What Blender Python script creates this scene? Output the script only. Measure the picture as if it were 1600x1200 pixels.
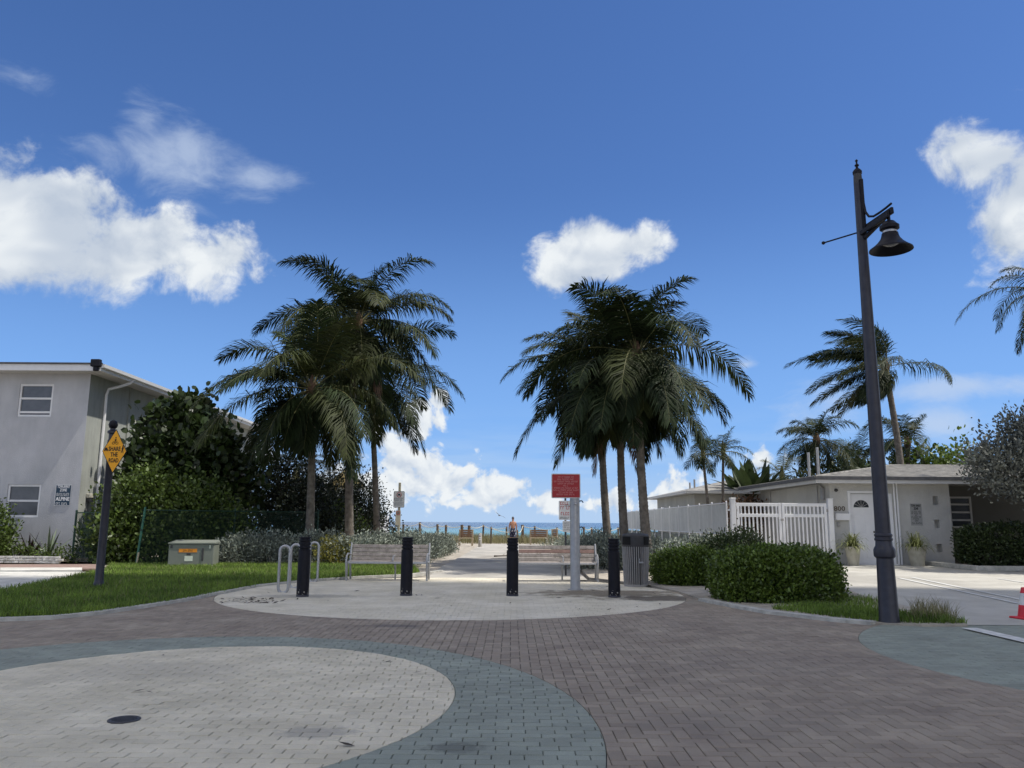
import bpy, bmesh, math, random
import numpy as np
from mathutils import Vector, Matrix

for o in list(bpy.data.objects): bpy.data.objects.remove(o)
S = bpy.context.scene
C = S.collection
R = math.radians

# ------------------------------------------------------------------ camera
CAM_H = 1.4
FPX = 1250.0                       # focal length in photograph pixels
PITCH = math.atan(216.0 / FPX)
ROLL = 0.0062
cd = bpy.data.cameras.new('camera'); cam = bpy.data.objects.new('camera', cd); C.objects.link(cam)
cd.sensor_width = 36.0; cd.lens = 36.0 * FPX / 1600.0
cd.clip_start = 0.05; cd.clip_end = 40000.0
CR = (Matrix.Rotation(math.pi / 2 + PITCH, 3, 'X') @ Matrix.Rotation(ROLL, 3, 'Z'))
cam.matrix_world = Matrix.Translation((0, 0, CAM_H)) @ CR.to_4x4()
S.camera = cam

def ray(x, y): return CR @ Vector(((x - 800) / FPX, -(y - 600) / FPX, -1.0))
def G(x, y, z=0.0):                # point on the ground level z seen at a photograph pixel
    d = ray(x, y); t = (z - CAM_H) / d.z
    return Vector((d.x * t, d.y * t, z))
def W(x, y, Y):                    # point at distance Y seen at a photograph pixel
    d = ray(x, y); t = Y / d.y
    return Vector((d.x * t, Y, CAM_H + d.z * t))

# ------------------------------------------------------------------ light
SUN_EL, SUN_AZ = R(62), R(97)      # azimuth clockwise from +Y (the view direction)
EXPOSURE = 0.5
SKY_STRENGTH = 0.0535
KC = 1.0 / (SKY_STRENGTH * 2 ** EXPOSURE)           # cloud radiance is given as it shows in the picture
sdir = Vector((math.sin(SUN_AZ) * math.cos(SUN_EL), math.cos(SUN_AZ) * math.cos(SUN_EL), math.sin(SUN_EL)))
ld = bpy.data.lights.new('sun', 'SUN'); ld.energy = 3.5; ld.angle = R(0.9); ld.color = (1.0, 0.95, 0.87)
sun = bpy.data.objects.new('sun', ld); C.objects.link(sun)
sun.rotation_euler = sdir.to_track_quat('Z', 'Y').to_euler(); sun.location = (30, 0, 60)

S.view_settings.view_transform = 'Standard'; S.view_settings.look = 'None'
S.view_settings.exposure = EXPOSURE; S.view_settings.gamma = 1.0
S.render.engine = 'CYCLES'
S.cycles.max_bounces = 4; S.cycles.diffuse_bounces = 3; S.cycles.glossy_bounces = 2; S.cycles.transmission_bounces = 2; S.cycles.transparent_max_bounces = 4

wd = bpy.data.worlds.new('World'); S.world = wd; wd.use_nodes = True
nt = wd.node_tree; nt.nodes.clear()
def N(t, **kw):
    n = nt.nodes.new(t)
    for k, v in kw.items(): setattr(n, k, v)
    return n
def L(a, b): nt.links.new(a, b)
def math_(op, a, b=None, c=None, clamp=False):
    n = N('ShaderNodeMath', operation=op); n.use_clamp = clamp
    for i, v in enumerate((a, b, c)):
        if v is None: continue
        if isinstance(v, (int, float)): n.inputs[i].default_value = v
        else: L(v, n.inputs[i])
    return n.outputs[0]
def vmath(op, a, b=None):
    n = N('ShaderNodeVectorMath', operation=op)
    for i, v in enumerate((a, b)):
        if v is None: continue
        if isinstance(v, (tuple, Vector)): n.inputs[i].default_value = tuple(v)
        else: L(v, n.inputs[i])
    return n.outputs['Value'] if op in ('LENGTH', 'DOT_PRODUCT') else n.outputs[0]
def smooth(v, a, b, lo=0.0, hi=1.0):
    n = N('ShaderNodeMapRange', interpolation_type='SMOOTHSTEP')
    L(v, n.inputs[0])
    for i, q in enumerate((a, b, lo, hi)): n.inputs[i + 1].default_value = q
    return n.outputs[0]
def mixc(f, a, b):
    n = N('ShaderNodeMix', data_type='RGBA')
    if isinstance(f, (int, float)): n.inputs[0].default_value = f
    else: L(f, n.inputs[0])
    for i, v in ((6, a), (7, b)):
        if isinstance(v, tuple): n.inputs[i].default_value = (*v, 1)
        else: L(v, n.inputs[i])
    return n.outputs[2]

sky = N('ShaderNodeTexSky', sky_type='NISHITA'); sky.sun_disc = False
sky.sun_elevation = SUN_EL; sky.sun_rotation = SUN_AZ
sky.altitude = 0; sky.air_density = 1.0; sky.dust_density = 0.35; sky.ozone_density = 1.6
tc = N('ShaderNodeTexCoord'); D = tc.outputs['Generated']
sx = N('ShaderNodeSeparateXYZ'); L(D, sx.inputs[0])
az = math_('ARCTAN2', sx.outputs[0], sx.outputs[1]); el = math_('ARCSINE', sx.outputs[2])
cx = N('ShaderNodeCombineXYZ'); L(az, cx.inputs[0]); L(el, cx.inputs[1]); AE = cx.outputs[0]
def noise(vec, scale, detail=6, rough=0.55, dist=0.0):
    n = N('ShaderNodeTexNoise'); L(vec, n.inputs['Vector'])
    n.inputs['Scale'].default_value = scale; n.inputs['Detail'].default_value = detail
    n.inputs['Roughness'].default_value = rough; n.inputs['Distortion'].default_value = dist
    return n.outputs[0]
def azel(px, py):
    d = ray(px, py).normalized()
    return math.atan2(d.x, d.y), math.asin(d.z)
def blobset(lst):                  # clouds: soft ellipses in azimuth and elevation
    out = None
    for px, py, rx, ry, w in lst:
        a, e = azel(px, py); k = 1.0 / math.hypot(1, math.hypot((px - 800), (py - 600)) / FPX)
        ra, re = rx / FPX * k, ry / FPX * k
        v = vmath('MULTIPLY', vmath('SUBTRACT', AE, (a, e, 0)), (1 / ra, 1 / re, 0))
        m = math_('MULTIPLY', math_('SUBTRACT', 1.0, vmath('LENGTH', v)), w)
        out = m if out is None else math_('SMOOTH_MAX', out, m, 0.25)
    return out
CUM = [(60, 335, 215, 120, 1.15), (215, 385, 185, 80, 1.1), (20, 245, 130, 62, .62), (340, 400, 110, 62, .75), (140, 410, 190, 62, .8),
       (925, 388, 104, 56, .98), (880, 405, 62, 56, .8), (1000, 380, 58, 38, .6),
       (1550, 245, 90, 70, .5), (1580, 350, 70, 100, .62), (1650, 290, 110, 140, .8)]
WSP = [(270, 240, 130, 72, .66), (400, 280, 100, 36, .72), (225, 190, 55, 50, .5), (40, 120, 50, 40, .12), (1166, 570, 24, 14, .55), (1500, 602, 210, 30, .85),
       (1300, 640, 110, 60, .5), (1465, 662, 75, 38, .62)]
HOR = [(700, 755, 90, 42, .85), (620, 735, 80, 60, .8), (650, 660, 46, 50, .62), (555, 765, 100, 42, .75), (765, 762, 62, 34, .8), (850, 778, 60, 20, .55), (683, 624, 20, 17, .9),
       (406, 706, 26, 22, .9), (1130, 770, 120, 40, .6), (1040, 790, 160, 24, .55), (1200, 720, 40, 22, .5), (940, 785, 110, 22, .5), (610, 690, 46, 46, .5)]
warp = N('ShaderNodeTexNoise'); L(D, warp.inputs['Vector']); warp.inputs['Scale'].default_value = 9; warp.inputs['Detail'].default_value = 2
wv = vmath('ADD', D, vmath('MULTIPLY', vmath('SUBTRACT', warp.outputs['Color'], (.5, .5, .5)), (.06, .06, .06)))
fb = noise(wv, 9, 8, .61)
fb2 = noise(vmath('ADD', wv, tuple(Vector((.5, -.1, .8)).normalized() * 0.024)), 9, 3, .5)
# cumulus overhead
qc = math_('ADD', blobset(CUM), math_('MULTIPLY', math_('SUBTRACT', fb, .5), 2.5))
ac = smooth(qc, 0.04, 0.46)
# thin wisps: stretched noise
wn = noise(vmath('MULTIPLY', wv, (1, 1, 2.4)), 9, 6, .62, .3)
qw = math_('ADD', blobset(WSP), math_('MULTIPLY', math_('SUBTRACT', wn, .5), 1.7))
aw = math_('MULTIPLY', smooth(qw, 0.0, 0.75), 0.62)
# distant heaps above the sea, finer grained
hn = noise(wv, 34, 6, .55); hn2 = noise(vmath('ADD', wv, (.007, 0, .011)), 34, 3, .5)
qh = math_('ADD', blobset(HOR), math_('MULTIPLY', math_('SUBTRACT', hn, .5), 2.5))
ah = smooth(qh, 0.04, 0.40)
# pale streaky veil low over the horizon
vn = noise(vmath('MULTIPLY', D, (1, 1, 9)), 5, 4, .55)
av = math_('MAXIMUM', math_('MULTIPLY', smooth(el, 0.03, 0.15, 1, 0), math_('MULTIPLY', smooth(vn, .34, .66), .6)), smooth(el, 0.0, 0.10, .80, 0))
def cl(r, g, b): return (r * KC, g * KC, b * KC)
base = vmath('MULTIPLY', sky.outputs[0], (.78, 1.12, 1.68))
base = mixc(smooth(el, .02, .42, .68, 0), base, cl(.26, .51, 1.0))      # brighter air low over the sea
base = mixc(av, base, cl(.50, .66, .88))
# unseen sky outside the listed clouds: denser, brighter, warmer cover added as fill light
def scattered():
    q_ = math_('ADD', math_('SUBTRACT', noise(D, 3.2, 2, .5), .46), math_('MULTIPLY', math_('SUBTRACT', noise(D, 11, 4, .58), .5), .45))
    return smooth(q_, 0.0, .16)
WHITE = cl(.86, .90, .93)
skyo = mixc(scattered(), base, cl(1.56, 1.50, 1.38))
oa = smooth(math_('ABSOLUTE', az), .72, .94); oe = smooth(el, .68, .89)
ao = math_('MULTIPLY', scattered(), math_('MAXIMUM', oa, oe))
shade = math_('ADD', .74, math_('MULTIPLY', math_('SUBTRACT', fb, fb2), 3.2), clamp=True)
shade = math_('MULTIPLY', shade, smooth(noise(vmath('MULTIPLY', wv, (1, 1, 1.6)), 7, 3, .55), .34, .60, .40, 1.0))   # grey hollows and undersides
shh = math_('ADD', .80, math_('MULTIPLY', math_('SUBTRACT', hn, hn2), 2.0), clamp=True)
skyc = mixc(ah, base, mixc(shh, cl(.42, .52, .68), WHITE))
skyc = mixc(aw, skyc, cl(.58, .68, .84))
skyc = mixc(ac, skyc, mixc(shade, cl(.36, .45, .60), WHITE))
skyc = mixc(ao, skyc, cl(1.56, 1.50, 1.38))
bg = N('ShaderNodeBackground'); L(skyc, bg.inputs[0]); bg.inputs[1].default_value = SKY_STRENGTH
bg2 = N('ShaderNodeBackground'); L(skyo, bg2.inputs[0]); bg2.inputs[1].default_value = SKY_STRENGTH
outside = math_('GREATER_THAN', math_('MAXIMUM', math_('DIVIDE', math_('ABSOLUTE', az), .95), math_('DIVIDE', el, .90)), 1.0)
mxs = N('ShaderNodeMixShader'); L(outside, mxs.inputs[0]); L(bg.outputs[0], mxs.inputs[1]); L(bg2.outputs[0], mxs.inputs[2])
wd.cycles.sampling_method = 'NONE'
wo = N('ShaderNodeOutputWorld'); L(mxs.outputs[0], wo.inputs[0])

# ------------------------------------------------------------------ materials
MATS = {}
def M(name, col, rough=.7, var=.12, scale=6.0, bump=0.0, bscale=80.0, metal=0.0, col2=None, spec=.4, island=0.0, detail=5, trans=0.0, fine=0.0, streak=0.0):
    m = bpy.data.materials.new(name); m.use_nodes = True
    t = m.node_tree; t.nodes.clear(); ln = t.links.new
    def n(ty, **kw):
        q = t.nodes.new(ty)
        for k, v in kw.items(): setattr(q, k, v)
        return q
    out = n('ShaderNodeOutputMaterial'); p = n('ShaderNodeBsdfPrincipled')
    p.inputs['Roughness'].default_value = rough; p.inputs['Metallic'].default_value = metal
    p.inputs['Specular IOR Level'].default_value = spec
    geo = n('ShaderNodeNewGeometry')
    nz = n('ShaderNodeTexNoise'); ln(geo.outputs['Position'], nz.inputs['Vector'])
    nz.inputs['Scale'].default_value = scale; nz.inputs['Detail'].default_value = detail; nz.inputs['Roughness'].default_value = .6
    rp = n('ShaderNodeValToRGB'); ln(nz.outputs[0], rp.inputs[0])
    a = tuple(max(0, c * (1 - var)) for c in col); b = tuple(min(1, c * (1 + var)) for c in (col2 or col))
    rp.color_ramp.elements[0].position = .3; rp.color_ramp.elements[0].color = (*a, 1)
    rp.color_ramp.elements[1].position = .7; rp.color_ramp.elements[1].color = (*b, 1)
    colour = rp.outputs[0]
    if island > 0:                 # every leaf, blade or paver its own tone
        oi = n('ShaderNodeObjectInfo')
        ad = n('ShaderNodeMath', operation='ADD'); ln(geo.outputs['Random Per Island'], ad.inputs[0]); ln(oi.outputs['Random'], ad.inputs[1])
        fr = n('ShaderNodeMath', operation='FRACT'); ln(ad.outputs[0], fr.inputs[0])
        mr = n('ShaderNodeMapRange'); ln(fr.outputs[0], mr.inputs[0]); mr.inputs[3].default_value = 1 - island; mr.inputs[4].default_value = 1 + island
        hs = n('ShaderNodeHueSaturation'); ln(mr.outputs[0], hs.inputs['Value']); ln(colour, hs.inputs['Color']); colour = hs.outputs[0]
    if fine > 0:
        n2 = n('ShaderNodeTexNoise'); ln(geo.outputs['Position'], n2.inputs['Vector']); n2.inputs['Scale'].default_value = 170; n2.inputs['Detail'].default_value = 2
        mr = n('ShaderNodeMapRange'); ln(n2.outputs[0], mr.inputs[0]); mr.inputs[1].default_value = .3; mr.inputs[2].default_value = .7
        mr.inputs[3].default_value = 1 - fine; mr.inputs[4].default_value = 1 + fine
        hs = n('ShaderNodeHueSaturation'); ln(mr.outputs[0], hs.inputs['Value']); ln(colour, hs.inputs['Color']); colour = hs.outputs[0]
    if streak > 0:                 # rain streaks and grime running down a wall
        mp_ = n('ShaderNodeMapping'); mp_.inputs['Scale'].default_value = (1.3, 1.3, .35); ln(geo.outputs['Position'], mp_.inputs['Vector'])
        n3 = n('ShaderNodeTexNoise'); ln(mp_.outputs[0], n3.inputs['Vector']); n3.inputs['Scale'].default_value = 1.6; n3.inputs['Detail'].default_value = 6; n3.inputs['Roughness'].default_value = .7
        mr = n('ShaderNodeMapRange'); ln(n3.outputs[0], mr.inputs[0]); mr.inputs[1].default_value = .35; mr.inputs[2].default_value = .68
        mr.inputs[3].default_value = 1 + streak * .35; mr.inputs[4].default_value = 1 - streak
        hs = n('ShaderNodeHueSaturation'); ln(mr.outputs[0], hs.inputs['Value']); ln(colour, hs.inputs['Color']); colour = hs.outputs[0]
    ln(colour, p.inputs['Base Color'])
    if bump > 0:
        bn = n('ShaderNodeTexNoise'); ln(geo.outputs['Position'], bn.inputs['Vector']); bn.inputs['Scale'].default_value = bscale; bn.inputs['Detail'].default_value = 4
        bp = n('ShaderNodeBump'); ln(bn.outputs[0], bp.inputs['Height']); bp.inputs['Strength'].default_value = bump; bp.inputs['Distance'].default_value = .02
        ln(bp.outputs[0], p.inputs['Normal'])
    if trans > 0:
        tr = n('ShaderNodeBsdfTranslucent'); ln(colour, tr.inputs[0]); mx = n('ShaderNodeMixShader'); mx.inputs[0].default_value = trans
        ln(p.outputs[0], mx.inputs[1]); ln(tr.outputs[0], mx.inputs[2]); ln(mx.outputs[0], out.inputs[0])
    else: ln(p.outputs[0], out.inputs[0])
    MATS[name] = m; m['p'] = p.name
    return m
def extend(m):                     # nodes of a material for special cases
    t = m.node_tree; return t, t.nodes[m['p']]

# ------------------------------------------------------------------ mesh builder
class MB:
    def __init__(s): s.v = []; s.f = []; s.mi = []; s.cur = 0
    def add(s, vs, fs):
        o = len(s.v); s.v += [tuple(q) for q in vs]
        for f in fs: s.f.append(tuple(o + i for i in f)); s.mi.append(s.cur)
        return s
    def box(s, x0, x1, y0, y1, z0, z1, b=0.0):
        if b <= 0:
            return s.add([(x0,y0,z0),(x1,y0,z0),(x1,y1,z0),(x0,y1,z0),(x0,y0,z1),(x1,y0,z1),(x1,y1,z1),(x0,y1,z1)],
                  [(3,2,1,0),(4,5,6,7),(0,1,5,4),(1,2,6,5),(2,3,7,6),(3,0,4,7)])
        return s.obox(((x0+x1)/2,(y0+y1)/2,(z0+z1)/2), Matrix.Identity(3), ((x1-x0)/2,(y1-y0)/2,(z1-z0)/2), b)
    def obox(s, c, rot, h, b=0.0):  # oriented box with chamfered edges
        bm = bmesh.new(); bmesh.ops.create_cube(bm, size=2)
        for v in bm.verts: v.co = Vector((v.co.x * h[0], v.co.y * h[1], v.co.z * h[2]))
        if b > 0: bmesh.ops.bevel(bm, geom=list(bm.edges), offset=min(b, min(h) * .9), segments=1, affect='EDGES')
        bm.verts.ensure_lookup_table()
        c = Vector(c); s.add([c + rot @ v.co for v in bm.verts], [[v.index for v in f.verts] for f in bm.faces]); bm.free(); return s
    def beam(s, a, b, w, h=None, bev=0.0, up=(0, 0, 1)):   # rectangular bar between two points
        a, b = Vector(a), Vector(b); h = h or w; d = b - a; z = d.normalized(); u = Vector(up)
        if abs(z.dot(u)) > .98: u = Vector((1, 0, 0))
        x = u.cross(z).normalized(); y = z.cross(x)
        return s.obox((a + b) / 2, Matrix((x, y, z)).transposed(), (w / 2, h / 2, d.length / 2), bev)
    def tube(s, pts, r, n=10, cap=True, closed=False):
        pts = [Vector(p) for p in pts]; k = len(pts); rs = r if isinstance(r, (list, tuple)) else [r] * k
        vs = []; prev = None
        for i, p in enumerate(pts):
            if closed: t = pts[(i + 1) % k] - pts[i - 1]
            else: t = pts[min(i + 1, k - 1)] - pts[max(i - 1, 0)]
            t.normalize()
            if prev is None:
                u = Vector((0, 0, 1)) if abs(t.z) < .9 else Vector((1, 0, 0)); x = u.cross(t).normalized()
            else: x = (prev - t * prev.dot(t)).normalized()
            prev = x; y = t.cross(x)
            for j in range(n):
                a = 2 * math.pi * j / n; vs.append(p + (x * math.cos(a) + y * math.sin(a)) * rs[i])
        fs = []
        for i in range(k if closed else k - 1):
            i2 = (i + 1) % k
            for j in range(n): fs.append((i * n + j, i * n + (j + 1) % n, i2 * n + (j + 1) % n, i2 * n + j))
        if cap and not closed: fs += [tuple(range(n - 1, -1, -1)), tuple((k - 1) * n + j for j in range(n))]
        return s.add(vs, fs)
    def lathe(s, prof, c=(0, 0, 0), n=24, cap=True):       # profile of (radius, z)
        vs = []; fs = []; k = len(prof)
        for r, z in prof:
            for j in range(n):
                a = 2 * math.pi * j / n; vs.append((c[0] + r * math.cos(a), c[1] + r * math.sin(a), c[2] + z))
        for i in range(k - 1):
            for j in range(n): fs.append((i * n + j, i * n + (j + 1) % n, (i + 1) * n + (j + 1) % n, (i + 1) * n + j))
        if cap: fs += [tuple(range(n - 1, -1, -1)), tuple((k - 1) * n + j for j in range(n))]
        return s.add(vs, fs)
    def prism(s, poly, z0, z1):                              # polygon in XY
        n = len(poly)
        return s.add([(x, y, z0) for x, y in poly] + [(x, y, z1) for x, y in poly],
                     [tuple(range(n - 1, -1, -1)), tuple(range(n, 2 * n))] + [(i, (i + 1) % n, n + (i + 1) % n, n + i) for i in range(n)])
    def prismy(s, poly, y0, y1):                             # polygon in XZ, extruded along Y
        n = len(poly)
        return s.add([(x, y0, z) for x, z in poly] + [(x, y1, z) for x, z in poly],
                     [tuple(range(n)), tuple(range(2 * n - 1, n - 1, -1))] + [(i, n + i, n + (i + 1) % n, (i + 1) % n) for i in range(n)])
    def build(s, name, mat, parent=None, smooth=False, loc=None):
        me = bpy.data.meshes.new(name); me.from_pydata(s.v, [], s.f)
        ms = mat if isinstance(mat, (list, tuple)) else [mat]
        for q in ms: me.materials.append(MATS[q])
        if len(ms) > 1: me.polygons.foreach_set('material_index', s.mi)
        me.update()
        bm = bmesh.new(); bm.from_mesh(me); bmesh.ops.recalc_face_normals(bm, faces=bm.faces); bm.to_mesh(me); bm.free()
        if smooth:
            me.polygons.foreach_set('use_smooth', [True] * len(me.polygons))
            me.set_sharp_from_angle(angle=R(38))
        return link(name, me, parent, loc)
def link(name, me, parent=None, loc=None):
    o = bpy.data.objects.new(name, me); C.objects.link(o)
    if parent is not None:
        o.parent = parent; o.matrix_parent_inverse = Matrix.Identity(4)
        if parent.location.length > 0 and not parent.get('local'): o.location = -parent.location if parent.parent is None and not loc else (loc or (0, 0, 0))
    if loc is not None: o.location = loc
    return o
def npmesh(name, V, F, mat, parent=None, mi=None, smooth=False):   # V (n,3); F list of (k,m) index arrays
    me = bpy.data.meshes.new(name); V = np.asarray(V, dtype=np.float32)
    F = [np.asarray(f, dtype=np.int32) for f in (F if isinstance(F, list) else [F])]
    tot = np.concatenate([np.full(len(f), f.shape[1], dtype=np.int32) for f in F]); idx = np.concatenate([f.ravel() for f in F])
    me.vertices.add(len(V)); me.vertices.foreach_set('co', V.ravel())
    me.loops.add(len(idx)); me.loops.foreach_set('vertex_index', idx)
    me.polygons.add(len(tot)); st = np.zeros(len(tot), dtype=np.int32); st[1:] = np.cumsum(tot)[:-1]
    me.polygons.foreach_set('loop_start', st); me.polygons.foreach_set('loop_total', tot)
    for q in (mat if isinstance(mat, (list, tuple)) else [mat]): me.materials.append(MATS[q])
    if mi is not None: me.polygons.foreach_set('material_index', np.asarray(mi, dtype=np.int32))
    if smooth: me.polygons.foreach_set('use_smooth', np.ones(len(tot), dtype=bool))
    me.update(calc_edges=True); me.validate()
    return link(name, me, parent)
def tag(o, label, cat, group=None):
    o['label'] = label; o['category'] = cat
    if group: o['group'] = group
    return o
def struct(o): o['kind'] = 'structure'; return o
def stuff(o): o['kind'] = 'stuff'; return o
def thing(name, label, cat, loc=(0, 0, 0), group=None):
    # an Empty at the thing's base; parts are built in world coordinates unless 'local' is set
    o = bpy.data.objects.new(name, None); o.empty_display_size = .2; C.objects.link(o); o.location = loc
    return tag(o, label, cat, group)
def lthing(name, label, cat, loc, rz=0.0, group=None):
    o = thing(name, label, cat, loc, group); o['local'] = 1; o.rotation_euler = (0, 0, rz); return o
def copy_tree(o, parent=None):
    c = o.copy(); C.objects.link(c)
    if parent is not None: c.parent = parent
    for ch in [q for q in bpy.data.objects if q.parent == o]: copy_tree(ch, c)
    return c
def text(name, body, size, mat, parent, loc, rot=(math.pi / 2, 0, 0), width=None, bold=.0, align='CENTER'):
    cu = bpy.data.curves.new(name, 'FONT'); cu.body = body; cu.size = size; cu.align_x = align; cu.align_y = 'CENTER'; cu.extrude = .0015; cu.offset = bold
    cu.resolution_u = 2
    t = bpy.data.objects.new(name, cu); C.objects.link(t); bpy.context.view_layer.update()
    dg = bpy.context.evaluated_depsgraph_get(); me = bpy.data.meshes.new_from_object(t.evaluated_get(dg)); bpy.data.objects.remove(t)
    if width:
        xs = [v.co.x for v in me.vertices]; k = width / max(1e-6, max(xs) - min(xs))
        for v in me.vertices: v.co.x *= k
    me.materials.clear(); me.materials.append(MATS[mat])
    o = bpy.data.objects.new(name, me); C.objects.link(o); o.parent = parent; o.location = loc; o.rotation_euler = rot
    return o
def scribble(mb, x0, x1, z, h, y, rng):  # one line of print too small to read in the photograph: upright strokes in word groups
    x = x0
    while x < x1 - h * .3:
        n = rng.randint(2, 7)
        for _ in range(n):
            if x > x1 - h * .4: break
            k = rng.random()
            mb.box(x, x + h * .16, y - .002, y, z - h / 2, z + h / 2)
            if k < .7: mb.box(x + h * .16, x + h * .5, y - .002, y, z + h * (.5 - .18), z + h / 2)
            if k > .4: mb.box(x + h * .16, x + h * .5, y - .002, y, z - h / 2, z - h * (.5 - .18))
            x += h * .72
        x += h * .5
# ------------------------------------------------------------------ palette
M('paver_red', (.272, .222, .176), .85, .16, 1.3, .35, 160, island=.14, col2=(.29, .245, .19), fine=.16)
M('paver_teal', (.258, .282, .238), .85, .14, 1.6, .35, 160, island=.09, fine=.16)
M('paver_white', (.60, .54, .405), .85, .13, 1.4, .35, 160, island=.06, col2=(.64, .58, .45), fine=.12)
M('paver_cream', (.635, .575, .435), .85, .12, 1.1, .35, 160, island=.06, col2=(.64, .59, .485), fine=.10)
M('joint_sand', (.045, .042, .038), .95, .3, 20)
M('sand', (.34, .305, .25), .95, .2, 3, .6, 25, col2=(.39, .35, .29), fine=.12)
M('soil', (.16, .135, .10), .95, .3, 5, .5, 30)
M('turf', (.09, .11, .03), .95, .3, 6)
M('kerb', (.45, .44, .40), .85, .28, 5, .3, 60, fine=.1)
M('drive', (.46, .44, .385), .9, .16, 1.2, .4, 90, col2=(.44, .425, .38), fine=.14)
M('path', (.35, .335, .30), .9, .2, .8, .4, 70, col2=(.41, .385, .34), fine=.1)
M('walk', (.52, .51, .47), .85, .2, 2, .2, 60, fine=.08)
M('redstrip', (.25, .175, .15), .85, .2, 6)
M('linepaint', (.60, .60, .57), .8, .25, 9)
M('black_metal', (.008, .008, .013), .5, .3, 12, .04, 40, spec=.22)
M('white_brick', (.50, .49, .47), .9, .4, 6, .3, 40)
M('sign_grey', (.34, .34, .33), .5, .1, 14)
M('stucco_shaded', (.17, .17, .16), .9, .1, 1)  # house wall with the recess's deep shade put into the colour
M('navy_metal', (.022, .022, .034), .42, .35, 7, .06, 30, spec=.5)
M('worn_edge', (.35, .33, .30), .8, .3, 40)
M('galv', (.42, .42, .42), .42, .14, 14, .05, 60, metal=.55)
M('steel_grey', (.36, .365, .37), .45, .12, 9, .04, 50, metal=.35)
M('bench_wood', (.24, .21, .185), .8, .25, 9, .3, 60, col2=(.29, .26, .235))
M('bench_wood_red', (.235, .15, .125), .8, .2, 9, .3, 60)
M('far_wood', (.20, .12, .075), .8, .15, 9)
M('pine_wood', (.40, .32, .22), .8, .15, 9)
M('post_wood', (.14, .10, .07), .9, .2, 12)
M('rope', (.62, .58, .46), .9, .1, 30)
M('can_grey', (.34, .33, .32), .5, .1, 10)
M('can_dark', (.045, .045, .047), .5, .2, 10)
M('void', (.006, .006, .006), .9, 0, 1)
M('sign_yellow', (.95, .42, .012), .45, .06, 9)
M('sign_red', (.36, .018, .022), .45, .06, 9)
M('sign_white', (.62, .62, .60), .5, .08, 14)
M('sign_cream', (.60, .53, .38), .5, .10, 14)
M('sign_navy', (.02, .05, .085), .5, .1, 9)
M('ink', (.012, .012, .012), .6, 0, 1)
M('ink_red', (.42, .03, .03), .6, 0, 1)
M('ink_white', (.75, .75, .75), .6, 0, 1)
M('ink_pink', (.60, .30, .28), .6, 0, 1)
M('stucco_blue', (.435, .445, .465), .9, .08, .7, .5, 30, col2=(.475, .48, .495), streak=.09)
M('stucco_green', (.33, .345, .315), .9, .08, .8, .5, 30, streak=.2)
M('stucco_white', (.55, .54, .51), .9, .10, .9, .6, 22, streak=.09)
M('stucco_cream', (.50, .48, .43), .9, .08, .9, .3, 40, streak=.15)
M('trim_white', (.72, .72, .72), .55, .05, 4)
M('pvc_white', (.78, .78, .79), .45, .03, 4)
M('soffit', (.55, .545, .53), .8, .06, 3)
M('roof_grey', (.20, .195, .185), .92, .25, 4, .5, 30, col2=(.27, .26, .24))
M('roof_edge', (.10, .10, .105), .8, .2, 6)
M('glass', (.035, .04, .048), .12, .2, 2, spec=.6)
M('glass_shade', (.11, .115, .125), .25, .15, 3, spec=.6)
M('brass', (.10, .075, .05), .5, .1, 20)
M('fence_green', (.008, .036, .024), .55, .25, 8)
M('fence_post', (.03, .12, .085), .6, .3, 6)
M('bare_post', (.46, .42, .30), .8, .15, 9)
M('box_green', (.175, .19, .16), .6, .08, 3, .05, 30)
M('label_orange', (.72, .26, .02), .6, .1, 20)
M('label_white', (.62, .66, .55), .6, .1, 20)
M('concrete_pot', (.42, .40, .33), .9, .15, 7, .3, 40)
M('cone_red', (.62, .035, .05), .5, .08, 9)
M('low_wall', (.17, .19, .18), .9, .2, 3)
M('slat_white', (.58, .60, .60), .7, .06, 6, streak=.15)
M('tower', (.50, .49, .47), .8, .05, .2)
# foliage
M('palm_leaf', (.016, .029, .010), .62, .3, .9, island=.4, col2=(.025, .038, .013), spec=.2, trans=.2)
M('palm_leaf_olive', (.029, .041, .012), .62, .3, .9, island=.4, col2=(.040, .048, .014), spec=.2, trans=.2)
M('palm_dry', (.15, .09, .055), .85, .3, 3, island=.3, trans=.15)
M('palm_yellow', (.17, .16, .03), .5, .3, 2, island=.3, trans=.25)
M('rachis', (.13, .125, .045), .5, .2, 4)
M('rachis_dry', (.17, .12, .08), .8, .2, 4)
M('palm_trunk', (.125, .105, .085), .9, .3, 7, .5, 30, col2=(.17, .15, .125))
M('bark', (.10, .08, .06), .9, .3, 8, .5, 40)
M('hedge_leaf', (.078, .128, .016), .45, .3, 2.5, island=.5, col2=(.105, .155, .024), spec=.5, trans=.2)
M('hedge_dark', (.034, .052, .016), .5, .3, 2.5, island=.45, trans=.15)
M('seagrape_leaf', (.021, .036, .011), .4, .35, 1.6, island=.55, col2=(.034, .055, .015), spec=.4, trans=.2)
M('shrub_leaf', (.05, .085, .014), .45, .3, 2.5, island=.5, col2=(.082, .12, .025), trans=.22)
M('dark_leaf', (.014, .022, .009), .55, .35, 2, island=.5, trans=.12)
M('silver_leaf', (.165, .195, .155), .6, .25, 2.0, island=.6, col2=(.24, .265, .215), trans=.12)
M('silver_tree_leaf', (.115, .125, .11), .6, .25, 1.5, island=.5, col2=(.15, .16, .14), trans=.12)
M('ti_leaf', (.03, .012, .014), .5, .3, 8, island=.3, trans=.1)
M('spike_leaf', (.11, .14, .09), .6, .25, 8, island=.3, trans=.1)
M('spider_leaf', (.17, .19, .07), .55, .3, 8, island=.4, trans=.2)
M('grass_blade', (.095, .175, .02), .6, .35, .7, island=.55, col2=(.15, .22, .034), trans=.25)
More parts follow.
